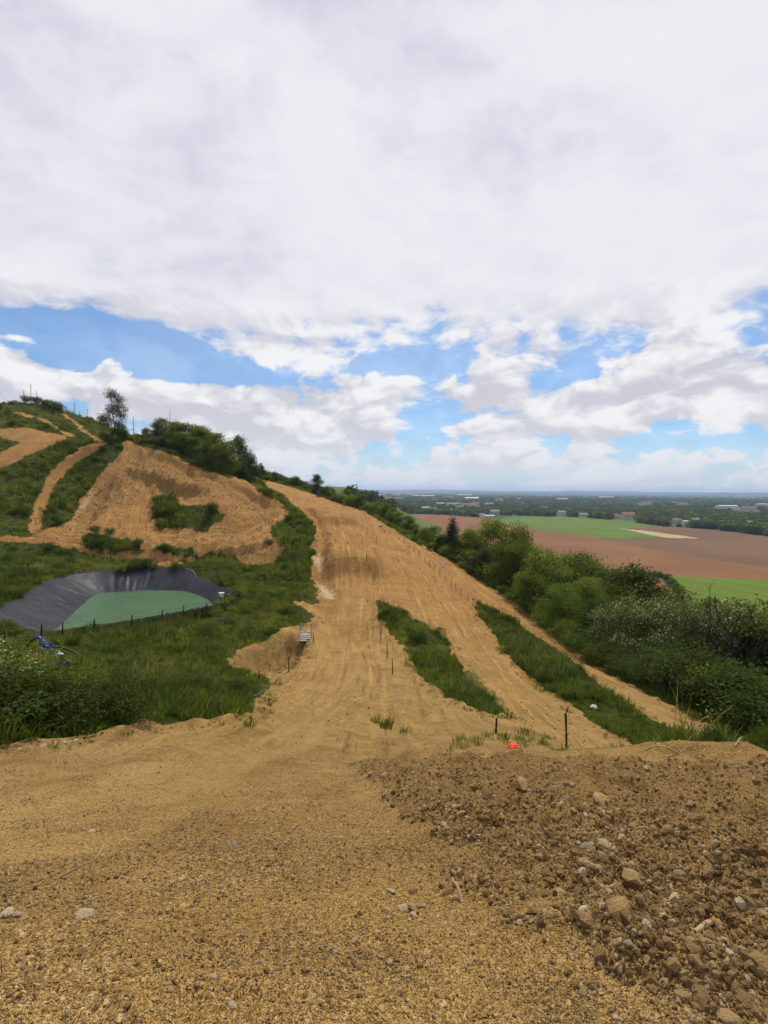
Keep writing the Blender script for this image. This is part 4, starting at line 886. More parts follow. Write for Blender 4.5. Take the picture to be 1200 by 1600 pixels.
# ------------------------------------------------------------------ stones
def stone_mesh(seed, sub=2, rough=.35, flat=.7):
    import bmesh
    bm = bmesh.new(); bmesh.ops.create_icosphere(bm, subdivisions=sub, radius=.5); rd = random.Random(seed)
    cuts = [(Vector((rd.gauss(0, 1), rd.gauss(0, 1), rd.gauss(0, 1))).normalized(), rd.uniform(.26, .40)) for _ in range(12)]
    ax = Vector((rd.uniform(.8, 1.25), rd.uniform(.7, 1.0), flat * rd.uniform(.8, 1.15)))
    for v in bm.verts:
        for nn, dd in cuts:
            e = v.co.dot(nn) - dd
            if e > 0: v.co -= nn * e * .97
        v.co *= 1 + rd.uniform(-.06, .06) * rough * 2; v.co = Vector((v.co.x * ax.x, v.co.y * ax.y, v.co.z * ax.z))
    me = bpy.data.meshes.new('stone'); bm.to_mesh(me); bm.free(); return me
def stone_mat(name, cols, spread=True):
    m_, g, out = new_mat(name); pos = g.n('ShaderNodeTexCoord').outputs['Object']; inf = g.n('ShaderNodeObjectInfo').outputs['Random']
    ramp = g.n('ShaderNodeValToRGB'); g.put(ramp.inputs[0], inf); el_ = ramp.color_ramp.elements
    while len(el_) < len(cols): el_.new(.5)
    for k, (p_, c) in enumerate(cols): el_[k].position = p_; el_[k].color = (*c, 1)
    n_ = g.noise(pos, 5, 5, .65); c = g.mix(g.m('MULTIPLY', g.ss(n_, .4, .7), .45), ramp.outputs[0], (.20, .115, .043))
    principled(g, out, c, .95, .12, g.bump(g.noise(pos, 9, 5, .65), .7, .06)); return m_
M_pebble = stone_mat('pebble_mixed', [(0, (.19, .115, .045)), (.3, (.30, .19, .078)), (.65, (.41, .285, .135)), (.9, (.50, .385, .215)), (1.0, (.56, .47, .32))])
M_clod = stone_mat('earth_clod', [(0, (.15, .09, .035)), (.5, (.25, .155, .062)), (1.0, (.38, .255, .115))])
M_tan = stone_mat('tan_stone', [(0, (.33, .215, .09)), (1.0, (.40, .27, .125))]); M_pale = stone_mat('pale_stone', [(0, (.42, .33, .20)), (1.0, (.52, .43, .28))])
M_grey = stone_mat('grey_stone', [(0, (.23, .185, .125)), (1.0, (.31, .26, .185))])
def with_mat(me, m_): me = me.copy(); me.materials.clear(); me.materials.append(m_); return me
shapes = [stone_mesh(200 + i, 2) for i in range(6)]; small = [stone_mesh(220 + i, 1, .5) for i in range(6)]
pebbles = [with_mat(s, M_pebble) for s in small]; clod_small = [with_mat(s, M_clod) for s in small]
def gravel(name, n, rlo, rhi, cond, size, protos, label, power=1.0):
    r = rlo * (rhi / rlo) ** (rng.random(n) ** power); a = rng.uniform(R(-43), R(43), n); x, y = r * np.sin(a), r * np.cos(a); k = cond(x, y, r); x, y, r = x[k], y[k], r[k]; m_ = len(x)
    s = np.minimum(size(x, y, r, m_), .10 if rhi < 30 else .4); z = H(x, y) + s * .10
    sc_ = s[:, None] * rng.uniform(.7, 1.2, (m_, 3)); scatter(name, np.stack([x, y, z], 1), rng.uniform(0, 6.28, (m_, 3)), sc_, rng.integers(0, len(protos), m_), protos, label); print(name, m_)
def c_all(x, y, r):
    p = fbm(x * .9, y * .9, 4, 301); q_ = fbm(x * 3.1, y * 3.1, 2, 302); return (grid_at(klass, x, y) == 1) & (rng.random(len(x)) < np.clip((.50 + 1.0 * p + .5 * q_) * (1 - .72 * grid_at(packed, x, y)), .08, 1))
gravel('gravel', 260000, .95, 22, c_all, lambda x, y, r, m_: np.clip(rng.lognormal(-4.95, .55, m_), .003, .035) * (1 + np.clip(r / 14, 0, 1.2)), pebbles, 'loose ochre gravel strewn over the dirt in the foreground', .9)
def c_rub(x, y, r): return (grid_at(rub_w, x, y) > .3) & (rng.random(len(x)) < np.clip(.62 + fbm(x * 1.6, y * 1.6, 3, 311), .15, 1))
gravel('rubble_gravel', 170000, .95, 11, c_rub, lambda x, y, r, m_: np.clip(rng.lognormal(-4.3, .68, m_), .005, .075) * (1 + np.clip(r / 20, 0, .6)), clod_small + pebbles[:3], 'small clods and gravel of the dumped earth on the right', .8)
def c_far(x, y, r):
    k = np.isin(grid_at(klass, x, y), (1, 2)); w_ = np.where(grid_at(klass, x, y) == 2, .22, .08) + .8 * grid_at(rough_w, x, y) + .35 * sstep(1.0, .2, grid_at(soil, x, y)) + .5 * np.clip(fbm(x / 3, y / 3, 3, 321), 0, 1)
    return k & (rng.random(len(x)) < w_)
gravel('scattered_clods', 90000, 16, 125, c_far, lambda x, y, r, m_: np.clip(rng.lognormal(-2.55, .5, m_), .03, .30) * np.clip(r / 90, .45, 1.2) * np.where(np.maximum(grid_at(rough_w, x, y), .5 * (grid_at(klass, x, y) == 2)) > .3, 2.4, 1.4), [with_mat(s, stone_mat('clay_clod', [(0, (.12, .058, .02)), (.5, (.22, .11, .037)), (1.0, (.36, .215, .09))])) for s in small], 'loose clods scattered over the tracks and the cutting', .55)
TONE = {'b': M_clod, 't': M_tan, 'p': M_pale, 'g': M_grey}; TW = {'b': 'brown', 't': 'tan', 'p': 'pale', 'g': 'grey'}
stone_m = {k: [with_mat(s, m_) for s in shapes] for k, m_ in TONE.items()}
def put_stone(u, v, px, tone, label, group=None, k=None, name='stone', xy=None, s=None):
    p = ground(u, v) if xy is None else Vector((xy[0], xy[1], h1(*xy)))
    s = px / FPX * p.length if s is None else s
    o = link_mesh(name, stone_m[tone][random.randrange(6) if k is None else k]); o.location = (p.x, p.y, p.z + s * .04); o.scale = (s, s * random.uniform(.8, 1.1), s * random.uniform(.75, 1.0)); o.rotation_euler = (random.uniform(-.3, .3), random.uniform(-.3, .3), random.uniform(0, 6.28))
    return tag(o, label, 'stone', group)
for u, v, px, t, lab in ((278, 1298, 20, 'b', 'dark angular stone alone on the smooth dirt left of centre'), (366, 1325, 15, 'g', 'grey stone right of the dark angular stone on the dirt'), (424, 1345, 13, 'b', 'dark pebble right of the grey stone on the dirt'),
    (133, 1432, 22, 'p', 'pale cracked stone at the left, above the lower edge'), (108, 1408, 11, 't', 'small tan stone above the pale cracked stone on the left'), (9, 1429, 20, 'p', 'pale stone at the left picture edge'), (31, 1430, 15, 'p', 'pale stone just right of the one at the left edge'),
    (144, 1300, 9, 'p', 'tiny white stone far left, level with the dark angular stone'), (335, 1526, 11, 'p', 'small white pebble near the bottom, left of centre'), (364, 1571, 14, 'p', 'white pebble lowest in the picture, left of centre'), (308, 1538, 12, 't', 'tan pebble left of the small white pebble at the bottom'),
    (610, 1393, 15, 'p', 'flat whitish stone at the foot of the rubble bank'), (630, 1421, 16, 'p', 'round whitish stone below the flat one by the rubble bank'), (657, 1417, 13, 'g', 'grey stone right of the round whitish stone'), (647, 1431, 14, 'p', 'pale stone under the grey one by the rubble bank'),
    (940, 1251, 27, 't', 'tan slab on top of the rubble bank near its crest'), (815, 1226, 25, 'b', 'dark clod near the crest of the rubble bank'), (760, 1245, 24, 'b', 'brown clod left of the dark clod near the crest'), (918, 1329, 24, 'g', 'grey stone half buried mid rubble bank'), (944, 1322, 22, 'p', 'pale pointed stone beside the half-buried grey one'),
    (988, 1374, 36, 't', 'large tan block in the middle of the rubble bank'), (970, 1421, 36, 't', 'large flat tan block below the other tan block'), (1020, 1421, 22, 'b', 'rounded brown stone right of the flat tan block'), (857, 1366, 22, 'b', 'rounded clod left in the rubble, level with the tan block'), (857, 1398, 20, 'b', 'brown clod under the rounded clod in the rubble'),
    (850, 1415, 14, 'g', 'small grey stone left of the flat tan block'), (1186, 1506, 34, 'b', 'big brown stone at the right picture edge'), (1046, 1472, 20, 'b', 'brown stone above the yellowish lump at lower right'), (1085, 1497, 20, 't', 'yellowish lump low in the rubble on the right'), (1087, 1281, 19, 'b', 'dark stone near the right end of the crest'),
    (925, 1357, 18, 'g', 'grey stone under the half-buried grey one'), (645, 1395, 16, 'b', 'brown clod at the left tip of the rubble foot'), (700, 1397, 17, 'b', 'brown clod on the rubble foot right of its left tip'), (784, 1372, 16, 'b', 'brown stone in the left part of the rubble bank'), (750, 1180, 18, 'b', 'dark pile-like clod on the lip below the small post'), (712, 1262, 14, 'p', 'whitish stone in a pale patch at the top left of the rubble'),
    (1020, 1545, 18, 'g', 'grey stone low down on the right slope'), (1140, 1592, 24, 't', 'tan stone at the lower right corner'), (1060, 1500, 16, 'b', 'brown stone left of the yellowish lump'), (600, 1213, 15, 't', 'tan stone at the upper left corner of the rubble'), (570, 1215, 13, 't', 'tan stone at the very tip of the rubble, upper left')):
    put_stone(u, v, px, t, lab)
for i, (u, v, px) in enumerate(((86, 1163, 11), (68, 1166, 9), (100, 1161, 8), (48, 1169, 8), (118, 1158, 9), (30, 1171, 7), (140, 1152, 7))):
    put_stone(u, v, px, 'p', f'pale rock along the hem of the tall grass, {ordinal(i)} of seven', 'pale rocks along the grass edge')
clods = []
while len(clods) < 230:                      # clods of the dumped earth
    u, v = random.uniform(560, 1230), random.uniform(1195, 1600); p = ground(u, v)
    if p is None or float(grid_at(rub_w, np.array([p.x]), np.array([p.y]))[0]) < .5: continue
    edge_d = float(grid_at(sd_rub, np.array([p.x]), np.array([p.y]))[0])
    if random.random() > (1.0 if edge_d < .5 else .45): continue
    px = min(random.lognormvariate(2.28, .36), 22) * (.75 + .25 * (v - 1195) / 400)
    clods.append((u, v, px, random.choice('bbbbbtg')))
for band, lo, hi in (('top', 1190, 1250), ('upper', 1250, 1310), ('middle', 1310, 1380), ('lower', 1380, 1460), ('bottom', 1460, 1700)):
    for tone in 'btg':
        row = sorted(c for c in clods if lo <= c[1] < hi and c[3] == tone)
        for i, (u, v, px, t) in enumerate(row): put_stone(u, v, px, t, f'{TW[t]} clod loose in the {band} band of the rubble, {ordinal(i)} {TW[t]} one from the left', 'loose clods of the rubble bank', name='clod')

# ------------------------------------------------------------------ stakes and fences
def stake_mesh(seed, mat):
    rd = random.Random(seed); mb = MB(); b = [Vector((rd.uniform(-.012, .012), rd.uniform(-.012, .012), z)) for z in (-.15, .3, .7, .97, 1.0)]
    mb.tube(b, [.034, .033, .031, .030, .022], 7); return mb.mesh('stake', mat)
STK = [stake_mesh(i, M_wood) for i in range(4)]; PST = [stake_mesh(10 + i, M_darkwood) for i in range(3)]
def stake_at(me, p, h, thick=1.0, name='stake', parent=None, tilt=.06):
    o = link_mesh(name, me, parent); o.location = p if parent is None else p - parent.location; o.scale = (thick, thick, h); o.rotation_euler = (random.gauss(0, tilt), random.gauss(0, tilt), random.uniform(0, 6.28)); return o
def z5(x, y): return 560 + x / 3.53, 740 + y / 3.53
lineA = [z5(*q_) for q_ in ((130, 305), (175, 322), (203, 342), (227, 365), (252, 385), (281, 408), (308, 430), (337, 458), (365, 485), (393, 512), (420, 537), (450, 567), (478, 595), (511, 625), (539, 652), (566, 680), (601, 707), (632, 730), (649, 755))]
pA = [ground(*q_) for q_ in lineA]; fA = tag(empty('stake_fence', pA[0]), 'long line of wooden stakes joined by a cord between the two right-hand tracks', 'fence')
for i, p in enumerate(pA): stake_at(STK[i % 4], p, random.uniform(.85, 1.1), 1.05, 'stake', fA)
mb = MB()
for a, b in zip(pA[:-1], pA[1:]): mb.tube([a + Vector((0, 0, .75)), a.lerp(b, .5) + Vector((0, 0, .66)), b + Vector((0, 0, .75))], .012, 5)
c_ = mb.build('cord', M_wire, fA); c_.location = -fA.location
lineC = [(499, 778), (519, 786), (537, 792), (553, 797), (570, 806), (590, 815)]
pC = [ground(*q_) for q_ in lineC]; fC = tag(empty('stake_fence', pC[0]), 'short line of stakes with a slack black hose across the upper slope', 'fence')
for i, p in enumerate(pC): stake_at(STK[i % 4], p, random.uniform(1.0, 1.25), 1.1, 'stake', fC)
mb = MB()
for a, b in zip(pC[:-1], pC[1:]): mb.tube([a + Vector((0, 0, .7)), a.lerp(b, .5) + Vector((0, 0, .5)), b + Vector((0, 0, .7))], .03, 5)
c_ = mb.build('hose', simple('black_hose', (.02, .02, .022), .5, .4), fC); c_.location = -fC.location
lone = [(z5(24, 305), 1.2), (z5(50, 332), 1.0), (z5(78, 358), 1.2), (z5(100, 380), 1.2), (z5(18, 392), 1.0), (z5(43, 480), 1.0), (z5(62, 540), 1.0), (z5(87, 590), 1.1)]
for i, (q_, h) in enumerate(lone):
    tag(stake_at(STK[i % 4], ground(*q_), h, 1.05, 'wooden_stake'), f'loose stake on the steep track, {ordinal(i)} counting down the slope', 'stake', 'stakes standing on the steep track')
for (u, v0, v1), lab, gp, th in (((595, 980, 1003), 'stake on the right verge of the dip, farthest of three', 'stakes on the right verge of the dip', 1.0), ((604.5, 1004, 1029), 'stake on the right verge of the dip, middle one of three', 'stakes on the right verge of the dip', 1.0), ((613, 1028, 1054), 'stake on the right verge of the dip, nearest of three', 'stakes on the right verge of the dip', 1.0),
    ((451, 1025, 1050), 'stake by the dug-out hollow on the left of the dip', 'stakes by the dug-out hollow', 1.1), ((404, 1047, 1070), 'stake at the near grassy end of the dug-out hollow', 'stakes by the dug-out hollow', 1.1), ((490, 988, 1004), 'short stake right beside the white metal frame', 'stakes by the dug-out hollow', 1.0),
    ((775, 1121, 1146), 'short dark stake standing at the tip of the middle grass strip', None, 1.1), ((764, 1079, 1093), 'small stake at the back of the middle grass strip tip', None, .9), ((970, 1103, 1120), 'small thin stake in the lower grass strip', None, .8), ((400, 1078, 1085), 'stub of a stake at the end of the thin hose', None, .8)):
    p = ground(u, v1); h = (v1 - v0) / FPX * p.y; tag(stake_at(PST[0] if u == 775 else STK[1], p, h, th, 'wooden_stake', None, .03), lab, 'stake', gp)
p = ground(884, 1167); h = 62 / FPX * p.y; o = tag(empty('gate_post', p), 'tall dark leaning post on the lip of the slope', 'post')
mb = MB(); mb.tube([(0.01, 0, -.1), (0, 0, h * .5), (-.025, 0, h * .88)], [.016, .024, .032], 8); mb.build('post', M_darkwood, o)
mb = MB(); mb.tube([(.03, .03, -.1), (.035, .03, h * .32)], [.022, .016], 7); mb.build('prop', M_darkwood, o)
mb = MB(); mb.tube([(.02, .02, h * .9), (.02, .02, h * 1.0), (.0, .02, h * .985)], [.014, .02, .012], 7); mb.tube([(-.02, 0, h * .85), (.02, .02, h * .93)], .006, 5); mb.build('insulator', simple('black_plastic', (.018, .018, .018), .5, .4), o)
def wired_fence(posts, label, tops, braces=(), strands=(.55, .9), thick=1.6, mats=PST):
    ps = []
    for (u, v0, v1) in posts:
        p = ground(u, v1, 12); ps.append((p, max((v1 - v0) / FPX * p.y, .6)))
    o = tag(empty('wire_fence', ps[0][0]), label, 'fence')
    for i, (p, h) in enumerate(ps):
        s = stake_at(mats[i % len(mats)], p, h, thick, 'post', o, .04)
        for sx in braces.get(i, ()) if braces else ():
            mb = MB(); mb.tube([(0, 0, h * .75), (sx * h * .8, -.15, -.12)], .035, 6); b = mb.build('brace', mats[0].materials[0], o); b.location = p - o.location
    for st in strands:
        mb = MB()
        for (a, ha), (b, hb) in zip(ps[:-1], ps[1:]): mb.tube([a + Vector((0, 0, ha * st)), b + Vector((0, 0, hb * st))], .008, 4, cap=False)
        w_ = mb.build('wire', M_wire, o); w_.location = -o.location
wired_fence([(8, 984, 1012), (65, 975, 1008), (98, 972, 990), (147, 966, 993), (205, 960, 983), (252, 953, 974), (288, 946, 965), (323, 942, 957)], 'wire fence of dark posts on the near bank of the pond', None, {3: (1,), 7: (-1, 1)})
wired_fence([(64, 872, 886), (110, 869, 882), (140, 867, 881), (172, 868, 880), (203, 872, 885), (234, 876, 888), (261, 878, 890), (289, 882, 893), (338, 886, 898), (352, 896, 908)], 'wire fence of thin brown posts along the far bank of the pond', None, {2: (1,)}, (.6, .95), 1.5, STK)
def hill_poles(rows, label, strands, d, net=True):
    ps = []
    for u, v in rows: p, h = by_top(u, v, d(u)); ps.append((p, max(h, 1.5)))
    o = tag(empty('net_fence', ps[0][0]), label, 'fence')
    for p, h in ps: mb = MB(); mb.tube([(0, 0, -.2), (0, 0, h)], [.09, .06], 6); q_ = mb.build('pole', M_wire, o); q_.location = p - o.location
    for st in strands:
        mb = MB()
        for (a, ha), (b, hb) in zip(ps[:-1], ps[1:]): mb.tube([a + Vector((0, 0, min(ha, 3.2) * st)), b + Vector((0, 0, min(hb, 3.2) * st))], .02, 4, cap=False)
        w_ = mb.build('wire', M_wire, o); w_.location = -o.location
hill_poles([(37, 609), (48, 599), (57.5, 610)], 'three tall thin poles with wires on the hilltop at the left', (.5, .75, 1), lambda u: 153)
hill_poles([(104, 637), (116, 628), (124, 644), (136, 639), (143, 654), (152, 660)], 'line of thin poles with netting down the skyline left of the lone tree', (.35, .6, .95), lambda u: 154)
p, h = by_top(208, 651, 124); o = tag(empty('pole', p), 'single thin pole with a crossbar right of the lone tree', 'pole'); mb = MB(); mb.tube([(0, 0, -.2), (0, 0, h)], [.08, .06], 6); mb.build('shaft', M_darkwood, o); mb = MB(); mb.tube([(-.9, 0, h * .45), (.5, 0, h * .45)], .05, 5); mb.build('crossbar', M_darkwood, o)
p, h = by_top(265, 640, 118); o = tag(empty('bare_stem', p), 'bare dead stem sticking out above the crest trees', 'tree'); mb = MB(); mb.tube([(0, 0, 0), (.1, 0, h * .6), (0, 0, h)], [.09, .06, .015], 6); mb.tube([(.06, 0, h * .86), (.35, 0, h * .98)], [.02, .008], 5); mb.build('trunk', M_deadbark, o)

# ------------------------------------------------------------------ things lying about
M_white = simple('white_painted_metal', (.62, .62, .60), .5, .4, .12); M_steel = simple('galvanised_steel', (.30, .31, .32), .45, .5, .15, 8, .6); M_blue = simple('blue_painted_iron', (.012, .055, .30), .45, .5, .15)
M_black = simple('black_rubber', (.016, .016, .018), .5, .4); M_orange = simple('orange_plastic', (.75, .075, .012), .6, .3, .15); M_green_p = simple('green_plastic', (.02, .25, .09), .5, .4); M_yellow_p = simple('yellow_plastic', (.62, .30, .02), .5, .4)
p = ground(477, 1003); k = p.y / FPX; o = tag(empty('metal_frame', p, .05), 'white and grey metal frame with a slatted panel standing in the hollow', 'frame')
W_, Hh = 17 * k, 27 * k
for sx in (-1, 1):
    mb = MB(); mb.tube([(sx * W_ / 2, .35, -.1), (sx * W_ / 2, .35, Hh * 1.0)], .035, 7); mb.build('upright', M_steel, o)
mb = MB(); mb.box((0, .35, Hh * .99), (W_, .05, .05)); mb.build('top_bar', M_steel, o)
for x0, ww in ((-.32, .34), (.30, .40)):
    mb = MB(); mb.box((x0 * W_, .30, Hh * .52), (ww * W_, .06, .16)); mb.build('white_bar', M_white, o)
mb = MB(); mb.box((0, .30, Hh * .44), (W_, .05, .05)); mb.build('rail', M_steel, o)
for i in range(4):
    mb = MB(); mb.box((0, -.15 + i * .10, .16 + i * .14), (W_ * .96, .04, .115), Matrix.Rotation(R(-55), 3, 'X')); mb.build('panel_slat', M_white, o)
mb = MB(); mb.box((0, .0, .06), (W_ * 1.0, .5, .10)); mb.build('base', M_black, o)
def marker(u, v, w_px, label, rz, mats, post=True):
    p = ground(u, v); k = p.y / FPX; o = tag(empty('course_board', p, rz), label, 'board')
    for i, m_ in enumerate(mats): mb = MB(); mb.box((.04 * i, 0, .28 + i * .36), (w_px * k, .05, .20), Matrix.Rotation(R(4 * (i - .5)), 3, 'Y')); mb.build('board', m_, o)
    for sx in (-.35, .35): mb = MB(); mb.tube([(sx * w_px * k, .05, -.15), (sx * w_px * k, .05, .28 + .36 * (len(mats) - 1))], .03, 6); mb.build('leg', M_wood, o)
marker(692, 886, 9, 'pair of white boards on legs beside the stake fence', .15, (M_white, M_white)); marker(594, 825, 5, 'small blue and white board at the top of the stake fence', -.2, (M_blue, M_white))
p, h = by_top(497, 741, 131); p = spot(497, 131); o = tag(empty('banner', p), 'blue upright banner hanging in the hedge on the skyline track', 'banner'); mb = MB(); mb.box((0, 0, 1.0), (.6, .06, 1.7)); mb.build('cloth', M_blue, o); mb = MB(); mb.tube([(-.33, 0, -.1), (-.33, 0, 2.0)], .03, 6); mb.build('pole', M_wood, o)
# white box on the corner of the pond
q_ = at(333, 945, 1) * (WATER / at(333, 945, 1).z); p = Vector((q_.x + .9, q_.y, h1(q_.x + .9, q_.y))); o = tag(empty('float_box', p), 'white box with black outlet pipe at the right end of the pond', 'box')
mb = MB(); mb.box((0, 0, .85), (.50, .45, .42)); mb.box((0, 0, 1.07), (.56, .5, .04)); mb.build('box', M_white, o)
for sx in (-.18, .18): mb = MB(); mb.tube([(sx, 0, -.3), (sx, 0, .66)], .035, 6); mb.build('leg', M_steel, o)
mb = MB(); mb.tube([(.25, 0, .8), (.8, .3, .75), (1.4, .8, .55), (2.2, 1.2, .5)], .09, 8); mb.build('pipe', M_black, o)
# pump by the left edge
p = ground(62, 1014, 12); k = p.y / FPX; o = tag(empty('water_pump', p), 'blue pump with valves and elbow pipe beside the flowering shrub', 'pump')
def px(dx, dz, dy=0): return (dx * k, dy, dz * k)
mb = MB(); mb.tube([px(-22, 2), px(-14, 12), px(-6, 18), px(-1, 18)], .055, 8); mb.build('suction_hose', M_black, o)
mb = MB(); mb.tube([px(-6, 18), px(-1, 19), px(3, 15), px(5, 9), px(8, 4)], [.09, .10, .10, .11, .12], 10); mb.build('elbow_pipe', M_blue, o)
mb = MB(); mb.tube([px(4, 6), px(12, 3), px(22, 3)], [.13, .12, .12], 10); mb.build('pump_body', M_blue, o)
mb = MB(); mb.tube([px(18, 2), px(18, 9)], [.11, .09], 10); mb.tube([px(15, 9), px(21, 9)], [.05, .05], 8); mb.build('valve', M_blue, o)
for dz in (9, 12): mb = MB(); mb.tube([px(2, dz), px(9, dz - 2)], .13, 10); mb.build('flange', M_blue, o)
mb = MB(); mb.tube([px(6, 8, -.1), px(14, 12, -.1)], .018, 5); mb.build('lever', M_white, o)
mb = MB(); mb.box(px(16, -3, -.1), (.5, .3, .35)); mb.build('support_block', simple('concrete_block', (.30, .29, .25), .9, .1), o)
mb = MB(); mb.tube([px(22, 3), px(34, 3), px(46, 0), px(58, -6), px(70, -13), px(76, -18)], .045, 8); mb.build('outlet_hose', M_black, o)
for sx in (-.3, .3): mb = MB(); mb.tube([(sx + .3, 0, -.2), (sx + .3, 0, .12)], .05, 6); mb.build('leg', M_steel, o)
def crumple(name, u, v, px_, mat, label, cat, hgt=.4, seed=0, rmin=9):
    rd = np.random.default_rng(seed); p = ground(u, v, rmin); s = px_ / FPX * p.y; n = 9; gx_, gy_ = np.meshgrid(np.linspace(-.5, .5, n), np.linspace(-.5, .5, n)); zz = (1 - (gx_ ** 2 + gy_ ** 2) * 2.2) * hgt * .6 + rd.normal(size=gx_.shape) * hgt * .16; zz = np.maximum(zz, -.12)
    vv = np.stack([gx_ * (1 + rd.normal(size=gx_.shape) * .05), gy_ * .8 * (1 + rd.normal(size=gx_.shape) * .05), zz], -1).reshape(-1, 3) * s; ix = np.arange(n * n).reshape(n, n); f = np.stack([ix[:-1, :-1], ix[:-1, 1:], ix[1:, 1:], ix[1:, :-1]], -1).reshape(-1, 4)
    o = link_mesh(name, np_mesh(name, vv, f, mat, False)); so = o.modifiers.new('thick', 'SOLIDIFY'); so.thickness = .012; o.location = p + Vector((0, 0, .08 * s)); o.rotation_euler = (R(12), 0, rd.uniform(0, 6)); return tag(o, label, cat)
crumple('tarpaulin', 97, 1043, 30, simple('dull_black_sheet', (.05, .048, .046), .6, .35), 'crumpled black plastic sheet in the grass below the pump', 'tarpaulin', .38, 1)
crumple('plastic_bag', 88, 1020, 12, M_green_p, 'green plastic bag in the grass below the pump hose', 'bag', .5, 2); crumple('plastic_bag', 93, 1024, 10, M_white, 'white plastic bag lying against the green one', 'bag', .5, 3); crumple('plastic_bag', 97, 1014, 8, M_yellow_p, 'yellow plastic scrap just under the pump hose', 'bag', .5, 4); crumple('plastic_bag', 62, 1027, 9, M_orange, 'orange scrap among the white flowers below the pump', 'bag', .5, 5)
crumple('plastic_rag', 803, 1168, 18, M_orange, 'bright orange rag lying on the lip of the slope', 'rag', .3, 6); crumple('plastic_bag', 928, 1106, 11, M_white, 'white bag lying in the lower grass strip', 'bag', .5, 7); crumple('plastic_bag', 137, 1070, 10, simple('dusty_white', (.45, .42, .36), .8, .2), 'dusty pale scrap in the grass of the near bank', 'bag', .4, 8)
pts = [ground(u, v) + Vector((0, 0, .10)) for u, v in ((380, 1096), (388, 1095), (398, 1091), (407, 1086), (416, 1079))]
o = tag(empty('thin_hose', pts[0]), 'thin blue-black hose coming out of the grass onto the dirt', 'hose'); mb = MB(); mb.tube([q_ - pts[0] for q_ in pts], .035, 7); mb.build('tube', simple('blue_black_hose', (.03, .045, .10), .4, .5), o); mb = MB(); mb.tube([pts[-1] - pts[0], pts[-1] - pts[0] + Vector((.12, .1, .02))], .05, 7); mb.build('coupling', M_black, o)
crumple('rubber_flap', 383, 1073, 8, M_black, 'small black rubber flap at the grass edge by the thin hose', 'flap', .6, 9)
pts = [Vector((q_[0], q_[1], h1(*q_) + .22)) for q_ in tr[2:]]; o = tag(empty('drain_pipe', pts[0]), 'pale drain pipe lying in the trench of the grass strip', 'pipe'); mb = MB(); mb.tube([q_ - pts[0] for q_ in pts], .14, 9); mb.build('pipe', simple('pale_pipe', (.50, .44, .30), .6, .3), o); mb = MB(); d_ = (pts[1] - pts[0]).normalized(); mb.tube([Vector(), d_ * -.25], .17, 9); mb.build('socket', simple('pale_pipe_end', (.55, .50, .38), .6, .3), o)
# sticks and straws
M_straw = simple('straw', (.42, .31, .14), .8, .2); M_stick = simple('pale_stick', (.50, .37, .21), .8, .2)
p = ground(1100, 1455); k = p.length / FPX; o = tag(empty('broken_stick', p + Vector((0, 0, .012)), .25), 'thick pale broken stick with an orange end lying on the rubble', 'stick'); mb = MB(); mb.tube([(-14 * k, -.01, .004), (0, 0, .012), (11 * k, .01, .012)], [2.6 * k, 3.5 * k, 3.2 * k], 9); mb.build('stick', M_stick, o); mb = MB(); mb.tube([(11.5 * k, .01, .012), (16 * k, .012, .010), (22 * k, .0, .0)], [3.3 * k, 4.4 * k, 2.0 * k], 8); mb.build('torn_end', simple('orange_wood', (.42, .20, .05), .8, .2), o)
for i, (u, v, a, L, lab) in enumerate(((720, 1408, 1.9, 30, 'pale splinter standing out of the rubble foot'), (830, 1443, .5, 22, 'bent straw at the edge of the rubble'), (95, 1372, .6, 46, 'long thin straw on the dirt at the left'), (147, 1346, 1.5, 26, 'short thin straw right of the long one'), (1072, 1525, 2.2, 24, 'whitish root fibre low on the right'), (1010, 1172, .3, 34, 'dry branch on the lip at the right'), (1060, 1178, 2.6, 30, 'dry branch right of the other on the lip'), (1000, 1314, .4, 14, 'short straw in the upper right of the rubble'), (790, 1350, 1.2, 20, 'thin straw in the middle of the rubble'), (1150, 1165, .9, 26, 'dry twig by the brush heap on the lip'))):
    p = ground(u, v); k = p.length / FPX; dv = Vector((math.cos(a), math.sin(a) * .6, .18 if i != 0 else .5)) * L * k; w_ = max(.0022, 1.1 * k) * (2.0 if i == 0 else 1); mb = MB(); m1 = dv * .5 + Vector((.05, .05, .08)) * L * k; mb.tube([-dv * .1, m1, dv], [w_, w_, w_ * .4], 5)
    tag(mb.build('twig', M_straw if i != 0 else M_stick, None, p + Vector((0, 0, .006))), lab, 'twig')

